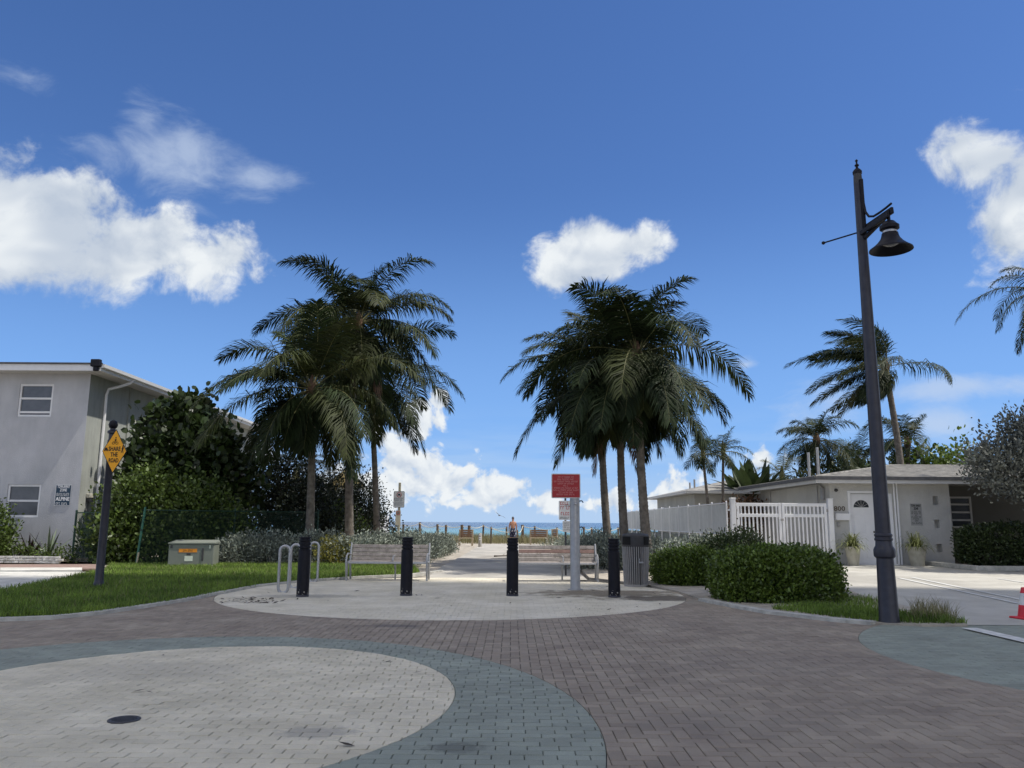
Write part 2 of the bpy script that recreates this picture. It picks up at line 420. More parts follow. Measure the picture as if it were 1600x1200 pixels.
M('dune_blade', (.175, .165, .075), .75, .25, .5, island=.4, col2=(.215, .195, .10), trans=.2)
M('thatch', (.21, .165, .07), .9, .3, 6, island=.3)
M('litter', (.05, .038, .028), .9, .3, 9, island=.4)
M('skin', (.40, .20, .13), .55, .08, 9)
M('hair', (.10, .10, .105), .8, .2, 30)
M('shorts', (.012, .016, .05), .8, .2, 5)
M('bird_grey', (.18, .18, .19), .8, .1, 9)

def stain(mname, cx_, cy_, rx, ry, col, amount, scale=2.2):   # a damp sandy patch with its own ragged shape
    t, p = extend(MATS[mname]); ln = t.links.new
    geo = t.nodes.new('ShaderNodeNewGeometry')
    sub = t.nodes.new('ShaderNodeVectorMath'); sub.operation = 'SUBTRACT'; ln(geo.outputs['Position'], sub.inputs[0]); sub.inputs[1].default_value = (cx_, cy_, 0)
    mul = t.nodes.new('ShaderNodeVectorMath'); mul.operation = 'MULTIPLY'; ln(sub.outputs[0], mul.inputs[0]); mul.inputs[1].default_value = (1 / rx, 1 / ry, 0)
    le = t.nodes.new('ShaderNodeVectorMath'); le.operation = 'LENGTH'; ln(mul.outputs[0], le.inputs[0])
    nz = t.nodes.new('ShaderNodeTexNoise'); ln(geo.outputs['Position'], nz.inputs['Vector']); nz.inputs['Scale'].default_value = scale; nz.inputs['Detail'].default_value = 7; nz.inputs['Roughness'].default_value = .65
    ad = t.nodes.new('ShaderNodeMath'); ad.operation = 'MULTIPLY_ADD'; ln(nz.outputs[0], ad.inputs[0]); ad.inputs[1].default_value = 1.8; ln(le.outputs['Value'], ad.inputs[2])
    mr = t.nodes.new('ShaderNodeMapRange'); mr.interpolation_type = 'SMOOTHSTEP'; ln(ad.outputs[0], mr.inputs[0])
    mr.inputs[1].default_value = 1.9; mr.inputs[2].default_value = 1.3; mr.inputs[3].default_value = 0; mr.inputs[4].default_value = amount
    mx = t.nodes.new('ShaderNodeMix'); mx.data_type = 'RGBA'; ln(mr.outputs[0], mx.inputs[0])
    src = p.inputs['Base Color'].links[0].from_socket; ln(src, mx.inputs[6]); mx.inputs[7].default_value = (*col, 1); ln(mx.outputs[2], p.inputs['Base Color'])
stain('paver_cream', 2.0, 16.6, 2.0, 1.25, (.17, .135, .09), .85)
stain('paver_cream', 2.9, 15.6, 1.6, .7, (.12, .10, .075), .9)
stain('paver_cream', -3.9, 15.6, 1.3, .5, (.30, .28, .24), .6, 5)
stain('paver_white', -1.3, 5.7, .35, .2, (.26, .245, .22), .55, 14)
stain('paver_teal', -.35, 5.35, .25, .15, (.09, .095, .085), .6, 16)
stain('paver_red', -1.6, 11.3, .5, .2, (.10, .09, .09), .6, 6)
stain('paver_red', -6.9, 12.35, 1.6, .5, (.36, .33, .27), .55, 5)
stain('paver_red', 3.6, 14.9, .9, .6, (.33, .30, .24), .6, 5)
stain('paver_red', 3.0, 8.5, 2.2, 1.0, (.19, .165, .145), .18, 1.6)
stain('paver_red', 1.6, 6.0, 1.2, .5, (.2, .175, .15), .2, 3)
stain('paver_white', -3.4, 7.9, 1.2, .7, (.44, .40, .32), .5, 2.5)
stain('drive', 9.5, 21, 2.5, 3.5, (.27, .255, .225), .5, .9)
stain('path', 1.2, 33, 3.5, 5, (.25, .22, .18), .5, .8)

# ------------------------------------------------------------------ terrain and sea
def sheet(name, poly, z, mat, thick=0.0):
    mb = MB()
    if thick: mb.prism(poly, z - thick, z)
    else: mb.add([(x, y, z) for x, y in poly], [tuple(range(len(poly)))])
    o = mb.build(name, mat); return struct(o)
gx = np.concatenate([np.linspace(-600, -60, 10), np.linspace(-50, 50, 41), np.linspace(60, 600, 10)])
gy = np.concatenate([np.linspace(-400, -10, 10), np.linspace(0, 140, 71)])
GX, GY = np.meshgrid(gx, gy)
GZ = np.where(GY < 66, -.06, -.06 - (GY - 66) * .055)
GZ += np.where(GY > 22, .05 * np.sin(GX * .9 + 1.3 * np.sin(GY * .5)) * np.sin(GY * .7), 0) * np.where(np.abs(GX) > 2.6, 1, 0)
ny, nx = GX.shape; ii = np.arange(ny * nx).reshape(ny, nx)
Fq = np.stack([ii[:-1, :-1], ii[:-1, 1:], ii[1:, 1:], ii[1:, :-1]], -1).reshape(-1, 4)
g = npmesh('ground', np.stack([GX, GY, GZ], -1).reshape(-1, 3), Fq, 'sand', smooth=True); struct(g)

m = M('sea', (.02, .16, .17), .16, 0, 1, spec=.5)
t, p = extend(m); ln = t.links.new
geo = t.nodes.new('ShaderNodeNewGeometry'); sp = t.nodes.new('ShaderNodeSeparateXYZ'); ln(geo.outputs['Position'], sp.inputs[0])
nz = t.nodes.new('ShaderNodeTexNoise'); mp = t.nodes.new('ShaderNodeMapping'); mp.inputs['Scale'].default_value = (.004, .02, 1); ln(geo.outputs['Position'], mp.inputs['Vector']); ln(mp.outputs[0], nz.inputs['Vector']); nz.inputs['Scale'].default_value = 1; nz.inputs['Detail'].default_value = 4
ma = t.nodes.new('ShaderNodeMath'); ma.operation = 'MULTIPLY_ADD'; ln(nz.outputs[0], ma.inputs[0]); ma.inputs[1].default_value = 240; ln(sp.outputs[1], ma.inputs[2])
mr = t.nodes.new('ShaderNodeMapRange'); ln(ma.outputs[0], mr.inputs[0]); mr.inputs[1].default_value = 260; mr.inputs[2].default_value = 900
rp = t.nodes.new('ShaderNodeValToRGB'); ln(mr.outputs[0], rp.inputs[0])     # sandy shallows to deep water
e = rp.color_ramp.elements; e[0].color = (.05, .30, .27, 1); e[1].color = (.006, .045, .10, 1); e[1].position = .8
q = e.new(.35); q.color = (.03, .16, .19, 1)
wn_ = t.nodes.new('ShaderNodeTexNoise'); mp2 = t.nodes.new('ShaderNodeMapping'); mp2.inputs['Scale'].default_value = (.05, .045, 1); ln(geo.outputs['Position'], mp2.inputs['Vector']); ln(mp2.outputs[0], wn_.inputs['Vector']); wn_.inputs['Scale'].default_value = 1.6; wn_.inputs['Detail'].default_value = 5; wn_.inputs['Roughness'].default_value = .7
wr = t.nodes.new('ShaderNodeMapRange'); ln(wn_.outputs[0], wr.inputs[0]); wr.inputs[1].default_value = .67; wr.inputs[2].default_value = .73
mx = t.nodes.new('ShaderNodeMix'); mx.data_type = 'RGBA'; ln(wr.outputs[0], mx.inputs[0]); ln(rp.outputs[0], mx.inputs[6]); mx.inputs[7].default_value = (.7, .75, .76, 1)   # breaking crests
ln(mx.outputs[2], p.inputs['Base Color'])
bn = t.nodes.new('ShaderNodeTexNoise'); ln(geo.outputs['Position'], bn.inputs['Vector']); bn.inputs['Scale'].default_value = .55; bn.inputs['Detail'].default_value = 4
bp = t.nodes.new('ShaderNodeBump'); ln(bn.outputs[0], bp.inputs['Height']); bp.inputs['Strength'].default_value = .7; bp.inputs['Distance'].default_value = 1.2; ln(bp.outputs[0], p.inputs['Normal'])
sheet('sea', [(-15000, 85), (15000, 85), (15000, 16000), (-15000, 16000)], -2.0, 'sea')

# ------------------------------------------------------------------ paving
EN = ((-2.72, 6.78), 2.27, 2.66)         # near pale disc
ET = ((-3.1, 5.75), 3.72, 4.45)          # blue-grey ring round it
EF = ((-1.12, 16.45), 4.52, 4.50)        # cream forecourt disc
ER = ((9.6, 8.9), 5.55, 4.6)             # blue-grey disc on the right
def ev(E, x, y): return ((x - E[0][0]) / E[1]) ** 2 + ((y - E[0][1]) / E[2]) ** 2 - 1
def egrad(E, x, y): return 2 * (x - E[0][0]) / E[1] ** 2, 2 * (y - E[0][1]) / E[2] ** 2
def clip_half(poly, a, b, c):           # keep a*x+b*y+c <= 0
    out = []
    for i in range(len(poly)):
        p, q = poly[i], poly[(i + 1) % len(poly)]
        fp, fq = a * p[0] + b * p[1] + c, a * q[0] + b * q[1] + c
        if fp <= 0: out.append(p)
        if (fp < 0 < fq) or (fq < 0 < fp):
            s = fp / (fp - fq); out.append((p[0] + (q[0] - p[0]) * s, p[1] + (q[1] - p[1]) * s))
    return out
def clip_ell(poly, E, inside, gap=.0025):
    vals = [ev(E, *q) for q in poly]
    if inside and max(vals) < -.004: return poly, False
    if not inside and min(vals) > .004: return poly, False
    if inside and min(vals) > 0: return [], True
    if not inside and max(vals) < 0: return [], True
    x = sum(q[0] for q in poly) / len(poly); y = sum(q[1] for q in poly) / len(poly)
    for _ in range(3):
        f = ev(E, x, y); a, b = egrad(E, x, y); k = f / (a * a + b * b); x -= a * k; y -= b * k
    a, b = egrad(E, x, y); l = math.hypot(a, b); a /= l; b /= l; c = -(a * x + b * y)
    if inside: return clip_half(poly, a, b, c + gap), True
    return clip_half(poly, -a, -b, -c + gap), True
BL, BW, GAP = .20, .10, .0055
def bond(x0, x1, y0, y1):
    j = math.floor(y0 / BW)
    while j * BW < y1:
        i = math.floor(x0 / BL)
        while i * BL < x1:
            xo = i * BL + (BL / 2 if j % 2 else 0) + .012 * math.sin(j * 1.7); yield (xo, xo + BL, j * BW, (j + 1) * BW); i += 1
        j += 1
def herring(x0, x1, y0, y1):
    for j in range(math.floor(y0 / BW), math.ceil(y1 / BW)):
        for i in range(math.floor(x0 / BW), math.ceil(x1 / BW)):
            k = (i - j) % 4
            if k == 0: yield (i * BW, (i + 2) * BW, j * BW, (j + 1) * BW)
            elif k == 2: yield (i * BW, (i + 1) * BW, (j - 1) * BW, (j + 1) * BW)
def in_view(x, y, m=1.4): return y > 4.1 and abs(x) < .66 * y + m
def lay(name, gen, bounds, rules, mat, keep=None, z=0.0, seed=1):
    rng = random.Random(seed); polys = []
    for (a, b, c, d) in gen(*bounds):
        mx_, my_ = (a + b) / 2, (c + d) / 2
        if not in_view(mx_, my_): continue
        if keep and not keep(mx_, my_): continue
        h = GAP / 2; poly = [(a + h, c + h), (b - h, c + h), (b - h, d - h), (a + h, d - h)]; cut = False
        for E, ins in rules:
            poly, k = clip_ell(poly, E, ins); cut |= k
            if len(poly) < 3: break
        if len(poly) < 3: continue
        ar = abs(sum(poly[i][0] * poly[(i + 1) % len(poly)][1] - poly[(i + 1) % len(poly)][0] * poly[i][1] for i in range(len(poly)))) / 2
        if ar < 6e-5: continue
        polys.append((my_, mx_, poly, cut, b - a > d - c))
    polys.sort(key=lambda q: q[0] + .35 * abs(q[1]) + (3 if abs(q[1]) > .60 * q[0] + .1 else 0) + (3 if q[0] < 4.85 else 0))
    root = struct(sheet(name, [(bounds[0], bounds[2]), (bounds[1], bounds[2]), (bounds[1], bounds[3]), (bounds[0], bounds[3])], z - .016 - .001 * seed, 'joint_sand'))
    cache = {}
    def shape(poly, cx, cy, tx, ty):
        n = len(poly); ins = .0035; vs = []
        for zz, s in ((-.014, 0), (-.0035, 0), (0, ins)):
            for (x, y) in poly:
                dx, dy = x - cx, y - cy; l = math.hypot(dx, dy) or 1
                x2, y2 = x - dx / l * s * 1.35, y - dy / l * s * 1.35
                vs.append((x2 - cx, y2 - cy, zz + (x2 - cx) * tx + (y2 - cy) * ty))
        fs = [tuple(range(2 * n, 3 * n))]
        for r_ in (0, 1):
            for i in range(n): fs.append((r_ * n + i, r_ * n + (i + 1) % n, (r_ + 1) * n + (i + 1) % n, (r_ + 1) * n + i))
        return vs, fs
    rest = MB()
    for k, (my_, mx_, poly, cut, hor) in enumerate(polys):
        cx = sum(q[0] for q in poly) / len(poly); cy = sum(q[1] for q in poly) / len(poly)
        tx, ty, dz = rng.gauss(0, .006), rng.gauss(0, .006), rng.gauss(0, .0009)
        if k < 300:
            key = None if cut else (hor, rng.randrange(6))
            if key in cache and key is not None: me = cache[key]
            else:
                vs, fs = shape(poly, cx, cy, tx, ty); me = bpy.data.meshes.new('paver'); me.from_pydata(vs, [], fs); me.materials.append(MATS[mat]); me.update()
                if key is not None: cache[key] = me
            o = bpy.data.objects.new('paver', me); C.objects.link(o); o.parent = root; o.location = (cx, cy, z + dz)
        else:
            vs, fs = shape(poly, cx, cy, tx, ty); rest.add([(x + cx, y + cy, q + z + dz) for x, y, q in vs], fs)
    if rest.v:
        me = bpy.data.meshes.new('pavers'); me.from_pydata(rest.v, [], rest.f); me.materials.append(MATS[mat]); me.update()
        o = bpy.data.objects.new('pavers', me); C.objects.link(o); o.parent = root; stuff(o)
    return root
lay('near_paved_disc', bond, (-5.2, -.3, 4.0, 9.6), [(EN, True)], 'paver_white', seed=1)
lay('paved_ring', bond, (-7.0, .8, 4.0, 10.4), [(ET, True), (EN, False)], 'paver_teal', seed=2)
lay('side_paved_disc', bond, (3.9, 9.6, 4.1, 12.4), [(ER, True)], 'paver_teal', keep=lambda x, y: y < 12.1, seed=3)
lay('street_paving', herring, (-12, 10.5, 4.0, 17.6), [(ET, False), (EF, False), (ER, False)], 'paver_red',
    keep=lambda x, y: y < (12.6 if x < -6.6 else 17.5) and not (x > 3.6 and y > 15.5) and not (x > 5.6 and y > 12.0), seed=4)
lay('forecourt_paving', bond, (-5.8, 3.6, 11.8, 21.2), [(EF, True)], 'paver_cream', seed=5)
sheet('street', [(-60, -60), (60, -60), (60, 17.6), (-60, 17.6)], -.03, 'joint_sand')
sheet('street_surface', [(-60, -60), (60, -60), (60, 4.0), (-60, 4.0)], -.004, 'paver_red')

# path, sand margins, verge, kerbs
def px(*pts, z=0.0): return [(lambda g_: (g_.x, g_.y))(G(x, y, z)) for x, y in pts]
sheet('beach_path', [(-2.15, 20.4), (1.9, 20.4), (2.0, 26), (1.9, 34), (1.75, 53), (-1.9, 53), (-2.05, 34), (-2.2, 26)], -.002, 'path')
verge = px((0, 968), (80, 965), (150, 958), (220, 948), (290, 937), (345, 926), (400, 915), (480, 907), (560, 901.5), (640, 898.5)) + [(-2.5, 22.6), (-3.0, 25.2), (-6, 26), (-12.3, 25.2)] + px((163, 893), (105, 905), (55, 915), (0, 926)) + [(-16, 17.0), (-16, 11.7)]
sheet('grass_verge', verge, .035, 'turf', .08)
bed = px((1095, 938), (1150, 948), (1200, 957), (1300, 969), (1360, 975.5), (1440, 979), (1512, 979), (1470, 966), (1420, 950), (1345, 932), (1318, 918)) + [(6.9, 20.5), (7.0, 27.5), (2.4, 30), (2.05, 23), (2.0, 20.9)] + px((1010, 915), (1060, 926))
sheet('planting_bed', bed, .03, 'sand', .07)
def ribbon(name, pts, w, z0, z1, mat):
    mb = MB(); L_ = []; R_ = []
    for i, p in enumerate(pts):
        a = Vector(pts[max(i - 1, 0)]); b = Vector(pts[min(i + 1, len(pts) - 1)]); t_ = (b - a).normalized(); n_ = Vector((-t_.y, t_.x)) * w / 2
        L_.append((p[0] + n_.x, p[1] + n_.y)); R_.append((p[0] - n_.x, p[1] - n_.y))
    for i in range(len(pts) - 1):
        mb.prism([R_[i], R_[i + 1], L_[i + 1], L_[i]], z0, z1)
    return struct(mb.build(name, mat))
def densify(pts, k=4):
    out = []
    for i in range(len(pts) - 1):
        for j in range(k):
            s = j / k; out.append((pts[i][0] * (1 - s) + pts[i + 1][0] * s, pts[i][1] * (1 - s) + pts[i + 1][1] * s))
    return out + [pts[-1]]
ribbon('left_kerb', [(-16, 11.45)] + px((0, 970.5), (80, 967.5), (150, 960.5), (220, 950), (290, 939), (345, 927)), .17, -.05, .05, 'kerb')
ribbon('right_kerb', px((1098, 939), (1150, 949.5), (1200, 958.5), (1300, 970.5), (1365, 976.5)), .17, -.05, .05, 'kerb')
ribbon('path_kerb', px((690, 893), (640, 899.5), (560, 903), (480, 908.5), (400, 917), (345, 928)), .10, -.05, .045, 'kerb')
sheet('driveway', [(5.2, 11.75), (45, 11.75), (45, 28.6), (10.0, 28.6), (6.6, 20)], .006, 'drive')
sheet('driveway_apron', [(10.4, 27.0), (17, 27.0), (17, 28.7), (10.4, 28.7)], .012, 'kerb')
def paint(name, a, b, w):
    a, b = Vector((*a, 0)), Vector((*b, 0)); t_ = (b - a).normalized(); n_ = Vector((-t_.y, t_.x, 0)) * w / 2
    mb = MB(); mb.add([(*(q.xy), .017) for q in (a - n_, b - n_, b + n_, a + n_)], [(0, 1, 2, 3)]); return struct(mb.build(name, 'linepaint'))
q = px((1405, 904), (1600, 946)); paint('painted_line', q[0], q[1], .10)
q = px((1425, 903), (1600, 939)); paint('painted_line', q[0], q[1], .10)
q = px((1560, 905), (1600, 911)); paint('painted_line', q[0], q[1], .10)
q = px((1515, 983), (1640, 1012)); paint('painted_line', q[0], q[1], .22)
sheet('left_sidewalk', px((0, 926), (55, 915), (105, 905), (135, 898)) + px((135, 894), (0, 894)) + [(-30, 21.8), (-30, 16)], .012, 'walk', .05)
sheet('parking_edge', px((0, 894), (128, 893.5), (128, 889.5), (0, 889.5)), .05, 'walk', .08)
sheet('brick_strip', px((-200, 889.5), (160, 889.5), (160, 882.5), (-200, 882.5)), .02, 'redstrip', .05)
# ------------------------------------------------------------------ vegetation
def nrm(a): return a / np.maximum(np.linalg.norm(a, axis=-1, keepdims=True), 1e-9)
def frond(az, el0, length, droop, wind, nl, leaf, rng, mats, parent, hang=.5, rr=.022, name='frond'):
    K = 16; d = np.array([math.cos(az) * math.cos(el0), math.sin(az) * math.cos(el0), math.sin(el0)]); P = [np.zeros(3)]; Tn = [d]
    ds = length / K; w = np.array([wind[0], wind[1], 0.0])
    for i in range(K):
        t = (i + 1) / K
        d = d + np.array([0, 0, -1.0]) * droop * (.35 + 1.3 * t) / K + w * (.4 + t) / K
        d = d / np.linalg.norm(d); P.append(P[-1] + d * ds); Tn.append(d)
    side_tw = rng.normal(0, .3)
    P = np.array(P); Tn = np.array(Tn); side0 = np.array([-math.sin(az), math.cos(az), rng.normal(0, .25)])
    n = nl * 2; t = np.linspace(.16, .995, nl) ; t = np.repeat(t, 2) + rng.normal(0, .004, n); t = np.clip(t, .12, .999)
    s = np.tile([1.0, -1.0], nl)[:, None]; f = t * K; i0 = np.minimum(f.astype(int), K - 1); fr = (f - i0)[:, None]
    p = P[i0] * (1 - fr) + P[i0 + 1] * fr; T = nrm(Tn[i0] * (1 - fr) + Tn[i0 + 1] * fr)
    side = nrm(side0[None] - T * (T @ side0)[:, None]); up = np.cross(T, side); up *= np.sign(up[:, 2:3] + 1e-6)
    fwd = .32 + .95 * t[:, None] ** 2.5
    ln_ = leaf * (np.sin(np.pi * np.clip(.18 + .80 * t, 0, 1)) ** .7 * .85 + .15) * rng.uniform(.82, 1.15, n)
    gv = np.array([0, 0, -1.0])
    d1 = nrm(side * s + T * fwd + up * rng.normal(.20, .12, n)[:, None] + gv * (hang * .55) * rng.uniform(.5, 1.3, n)[:, None] + rng.normal(0, .11, (n, 3)) + w * .35)
    d2 = nrm(d1 + gv * hang * 1.3 * rng.uniform(.6, 1.3, n)[:, None] + w * .35)
    wd = nrm(T - d1 * np.sum(T * d1, 1, keepdims=True)); lw = (leaf * .034) * rng.uniform(.8, 1.2, n)[:, None]
    mid = p + d1 * (ln_ * .52)[:, None]; tip = mid + d2 * (ln_ * .48)[:, None]
    V = np.stack([p - wd * lw * .35, p + wd * lw * .35, mid + wd * lw * .55, mid - wd * lw * .55, tip], 1).reshape(-1, 3)
    b = np.arange(n)[:, None] * 5
    Q = b + np.array([[0, 1, 2, 3]]); Tr = b + np.array([[3, 2, 4]])
    o = len(V); rv = []; m = 4
    for i in range(K + 1):
        x = np.cross(Tn[i], side0); x /= np.linalg.norm(x); y = np.cross(Tn[i], x); r = rr * (1 - .85 * i / K) * (1.6 if i == 0 else 1)
        for j in range(m): rv.append(P[i] + (x * math.cos(j * 2 * math.pi / m) + y * math.sin(j * 2 * math.pi / m)) * r)
    ri = np.array([[o + i * m + j, o + i * m + (j + 1) % m, o + (i + 1) * m + (j + 1) % m, o + (i + 1) * m + j] for i in range(K) for j in range(m)])
    mi = np.concatenate([np.zeros(len(Q)), np.ones(len(ri)), np.zeros(len(Tr))])
    me = npmesh(name, np.concatenate([V, np.array(rv)]), [np.concatenate([Q, ri]), Tr], mats, mi=mi)
    me.parent = parent
    return me
def trunk_mesh(base, top, r0, r1, bend, rng, ringstep=.11, n=12):
    base, top = Vector(base), Vector(top); H = (top - base).length; k = max(12, int(H / ringstep) * 2); mb = MB(); pts = []; rs = []
    for i in range(k + 1):
        t = i / k; p = base.lerp(top, t) + Vector((bend[0], bend[1], 0)) * math.sin(math.pi * t) * .5
        pts.append(p); r = r1 + (r0 - r1) * ((1 - t) ** 1.6) + (r0 * .55 * math.exp(-t * H / .35)); rs.append(r * (1.035 if i % 2 else .965) * (1 + .02 * rng.normal()))
    mb.tube(pts, rs, n); return mb
def palm(name, label, base, top, r0, r1, nf, flen, leaf, seed, wind=(-.25, 0), mats=('palm_leaf', 'rachis'), group=None, nl=78, dead=0, bend=(0, 0), lo=-46, hi=82, droop=1.9, cat='palm tree', nuts=0, olive=.3, tone=None, swept=0.0):
    rng = np.random.default_rng(seed); o = thing(name, label, cat, tuple(base), group)
    tr = trunk_mesh(base, top, r0, r1, bend, rng).build('trunk', 'palm_trunk', o, True)
    cr = Vector(top) - Vector(base)
    for i in range(nf):
        u = (i + .5) / nf; a = i * 2.39996 + rng.normal(0, .35); e = R(hi + (lo - hi) * u ** .92) + rng.normal(0, .17)
        e = min(e, R(78))
        if swept and i % 9: a = math.pi + ((a % (2 * math.pi)) - math.pi) * (1 - swept)
        fl = flen * (.52 + .54 * math.sin(math.pi * min(1, u * .9 + .1))) * rng.uniform(.78, 1.14)
        mm = mats if rng.random() > olive or tone else ('palm_leaf_olive', 'rachis')
        f = frond(a, e, fl, droop * rng.uniform(.8, 1.25) * (.75 + .4 * u), wind, nl, leaf, rng, mm, o, hang=.40 + .75 * u)
        f.location = cr + Vector((math.cos(a), math.sin(a), 0)) * .07 + Vector((0, 0, .16 * (1 - u)))
    for i in range(dead):
        a = rng.uniform(0, 6.28); f = frond(a, R(-55), flen * .75, 1.6, (0, 0), nl // 2, leaf * .7, rng, ('palm_dry', 'rachis_dry'), o, hang=2.2, name='dead_frond')
        f.location = cr + Vector((math.cos(a), math.sin(a), 0)) * .06 - Vector((0, 0, .15))
    for i in range(nuts):
        a = i * 2.1 + seed; mb = MB(); mb.lathe([(.01, -.13), (.07, -.09), (.1, 0), (.075, .08), (.01, .12)], (0, 0, 0), 10)
        c_ = mb.build('coconut', 'palm_leaf_olive', None, True); c_.parent = o; c_.location = cr + Vector((math.cos(a) * .24, math.sin(a) * .24, -.22 - .1 * (i % 3)))
    fb_ = MB(); fb_.lathe([(r1 * .9, -.35), (r1 * 1.5, -.12), (r1 * 1.7, .1), (r1 * 1.1, .35), (.02, .6)], tuple(top), 10); fb_.build('crownshaft', 'palm_dry' if not tone else 'rachis', o, True)
    return o

def leafset(blobs, ncl, per, L_, Wd, seed, spread=None, boxy=2.0, upb=.3, inner=.25, out=.55, zmin=.02, jit=.10):
    """leaf quads gathered in sprigs over (and partly inside) a set of ellipsoids"""
    rng = np.random.default_rng(seed); B = np.array([b[:6] for b in blobs], float)
    ar = B[:, 3] * B[:, 4] + B[:, 3] * B[:, 5] + B[:, 4] * B[:, 5]; pick = rng.choice(len(B), ncl, p=ar / ar.sum()); b = B[pick]
    d = nrm(rng.normal(size=(ncl, 3))); q = d / (np.sum(np.abs(d) ** boxy, 1, keepdims=True) ** (1 / boxy))
    lump = 1 + jit * np.sin(d[:, :1] * 5 + pick[:, None]) + jit * .7 * np.sin(d[:, 1:2] * 7 + 1.3 * pick[:, None]) + rng.normal(0, jit * .6, (ncl, 1))
    dep = np.where(rng.random((ncl, 1)) < inner, rng.uniform(.45, .9, (ncl, 1)), 1.0)
    c = b[:, :3] + q * b[:, 3:] * lump * dep
    keep = c[:, 2] > zmin; c, d = c[keep], d[keep]; n = len(c) * per
    spread = spread or L_ * 1.3
    P = np.repeat(c, per, 0) + rng.normal(0, spread, (n, 3)); P[:, 2] = np.maximum(P[:, 2], zmin)
    Dn = np.repeat(d, per, 0)
    ax = nrm(Dn * out + rng.normal(0, .6, (n, 3)) + np.array([0, 0, upb])); wv_ = nrm(np.cross(ax, rng.normal(size=(n, 3))))
    l = L_ * rng.uniform(.5, 1.4, (n, 1)); w_ = Wd * rng.uniform(.7, 1.2, (n, 1)); up = np.cross(ax, wv_) * l * .10
    V = np.stack([P, P + ax * l * .28 + wv_ * w_ * .45 + up, P + ax * l * .70 + wv_ * w_ * .42 + up, P + ax * l, P + ax * l * .70 - wv_ * w_ * .42 + up, P + ax * l * .28 - wv_ * w_ * .45 + up], 1).reshape(-1, 3)
    return V, (np.arange(n)[:, None] * 6 + np.arange(6)[None])
def bush(name, label, cat, blobs, ncl, per, L_, Wd, mat, seed, group=None, stems=5, **kw):
    bx = np.array([b[:6] for b in blobs]); base = (float(bx[:, 0].mean()), float(bx[:, 1].mean()), 0.0)
    o = thing(name, label, cat, base, group); V, F = leafset(blobs, ncl, per, L_, Wd, seed, **kw)
    f = npmesh('foliage', V, F, mat, o)
    mb = MB(); rng = random.Random(seed)
    for i in range(stems):
        b = blobs[i % len(blobs)]; top_ = Vector((b[0] + rng.uniform(-.4, .4) * b[3], b[1] + rng.uniform(-.4, .4) * b[4], b[2] + .5 * b[5]))
        bs = Vector((base[0] + (top_.x - base[0]) * .5, base[1] + (top_.y - base[1]) * .5, -.02)); md = bs.lerp(top_, .5) + Vector((rng.uniform(-.1, .1), rng.uniform(-.1, .1), 0))
        r_ = .012 + .012 * b[5]; mb.tube([bs, md, top_], [r_, r_ * .8, r_ * .35], 5)
    if stems: mb.build('stem', 'bark', o, True)
    return o
def tree(name, label, base, limbs, blobs, ncl, per, L_, Wd, mat, seed, r=.12, group=None, **kw):
    o = thing(name, label, 'tree', tuple(base), group); mb = MB(); b = Vector(base)
    fork = b + Vector((0, 0, 1.1)); mb.tube([b, b + Vector((.03, 0, .5)), fork], [r * 1.3, r, r * .9], 9)
    mb.build('trunk', 'bark', o, True)
    lb = MB(); rng = random.Random(seed)
    for tp in limbs:
        tp = Vector(tp); m1 = fork.lerp(tp, .4) + Vector((rng.uniform(-.2, .2), rng.uniform(-.2, .2), .1)); lb.tube([fork - Vector((0, 0, .1)), m1, tp], [r * .7, r * .45, r * .12], 7)
        for _ in range(4):
            e_ = m1.lerp(tp, rng.uniform(.2, .8)); t2 = e_ + Vector((rng.uniform(-.8, .8), rng.uniform(-.6, .6), rng.uniform(.1, .8))); lb.tube([e_, e_.lerp(t2, .5) + Vector((0, 0, .06)), t2], [r * .25, r * .16, r * .05], 5)
    lb.build('limb', 'bark', o, True)
    V, F = leafset(blobs, ncl, per, L_, Wd, seed, **kw); npmesh('crown', V, F, mat, o)
    return o
def blades(name, mat, pts, h0, h1, w, seed, lean=.35, wind=(0, 0)):
    rng = np.random.default_rng(seed); n = len(pts); P = np.asarray(pts, float); a = rng.uniform(0, 6.283, n); h = rng.uniform(h0, h1, n)[:, None]
    side = np.stack([np.cos(a), np.sin(a), np.zeros(n)], 1) * (w / 2); ld_ = np.stack([rng.normal(wind[0], lean, n), rng.normal(wind[1], lean, n), np.ones(n)], 1)
    m1 = P + nrm(ld_ * np.array([.5, .5, 1])) * h * .55; tp = m1 + nrm(ld_ * np.array([1.6, 1.6, 1])) * h * .5
    V = np.stack([P - side, P + side, m1 + side * .75, m1 - side * .75, tp], 1).reshape(-1, 3); b = np.arange(n)[:, None] * 5
    return npmesh(name, V, [b + np.array([[0, 1, 2, 3]]), b + np.array([[3, 2, 4]])], mat)
def in_poly(P, poly):
    x, y = P[:, 0], P[:, 1]; r_ = np.zeros(len(P), bool); n = len(poly); j = n - 1
    for i in range(n):
        xi, yi = poly[i]; xj, yj = poly[j]
        c = ((yi > y) != (yj > y)) & (x < (xj - xi) * (y - yi) / (yj - yi + 1e-12) + xi); r_ ^= c; j = i
    return r_

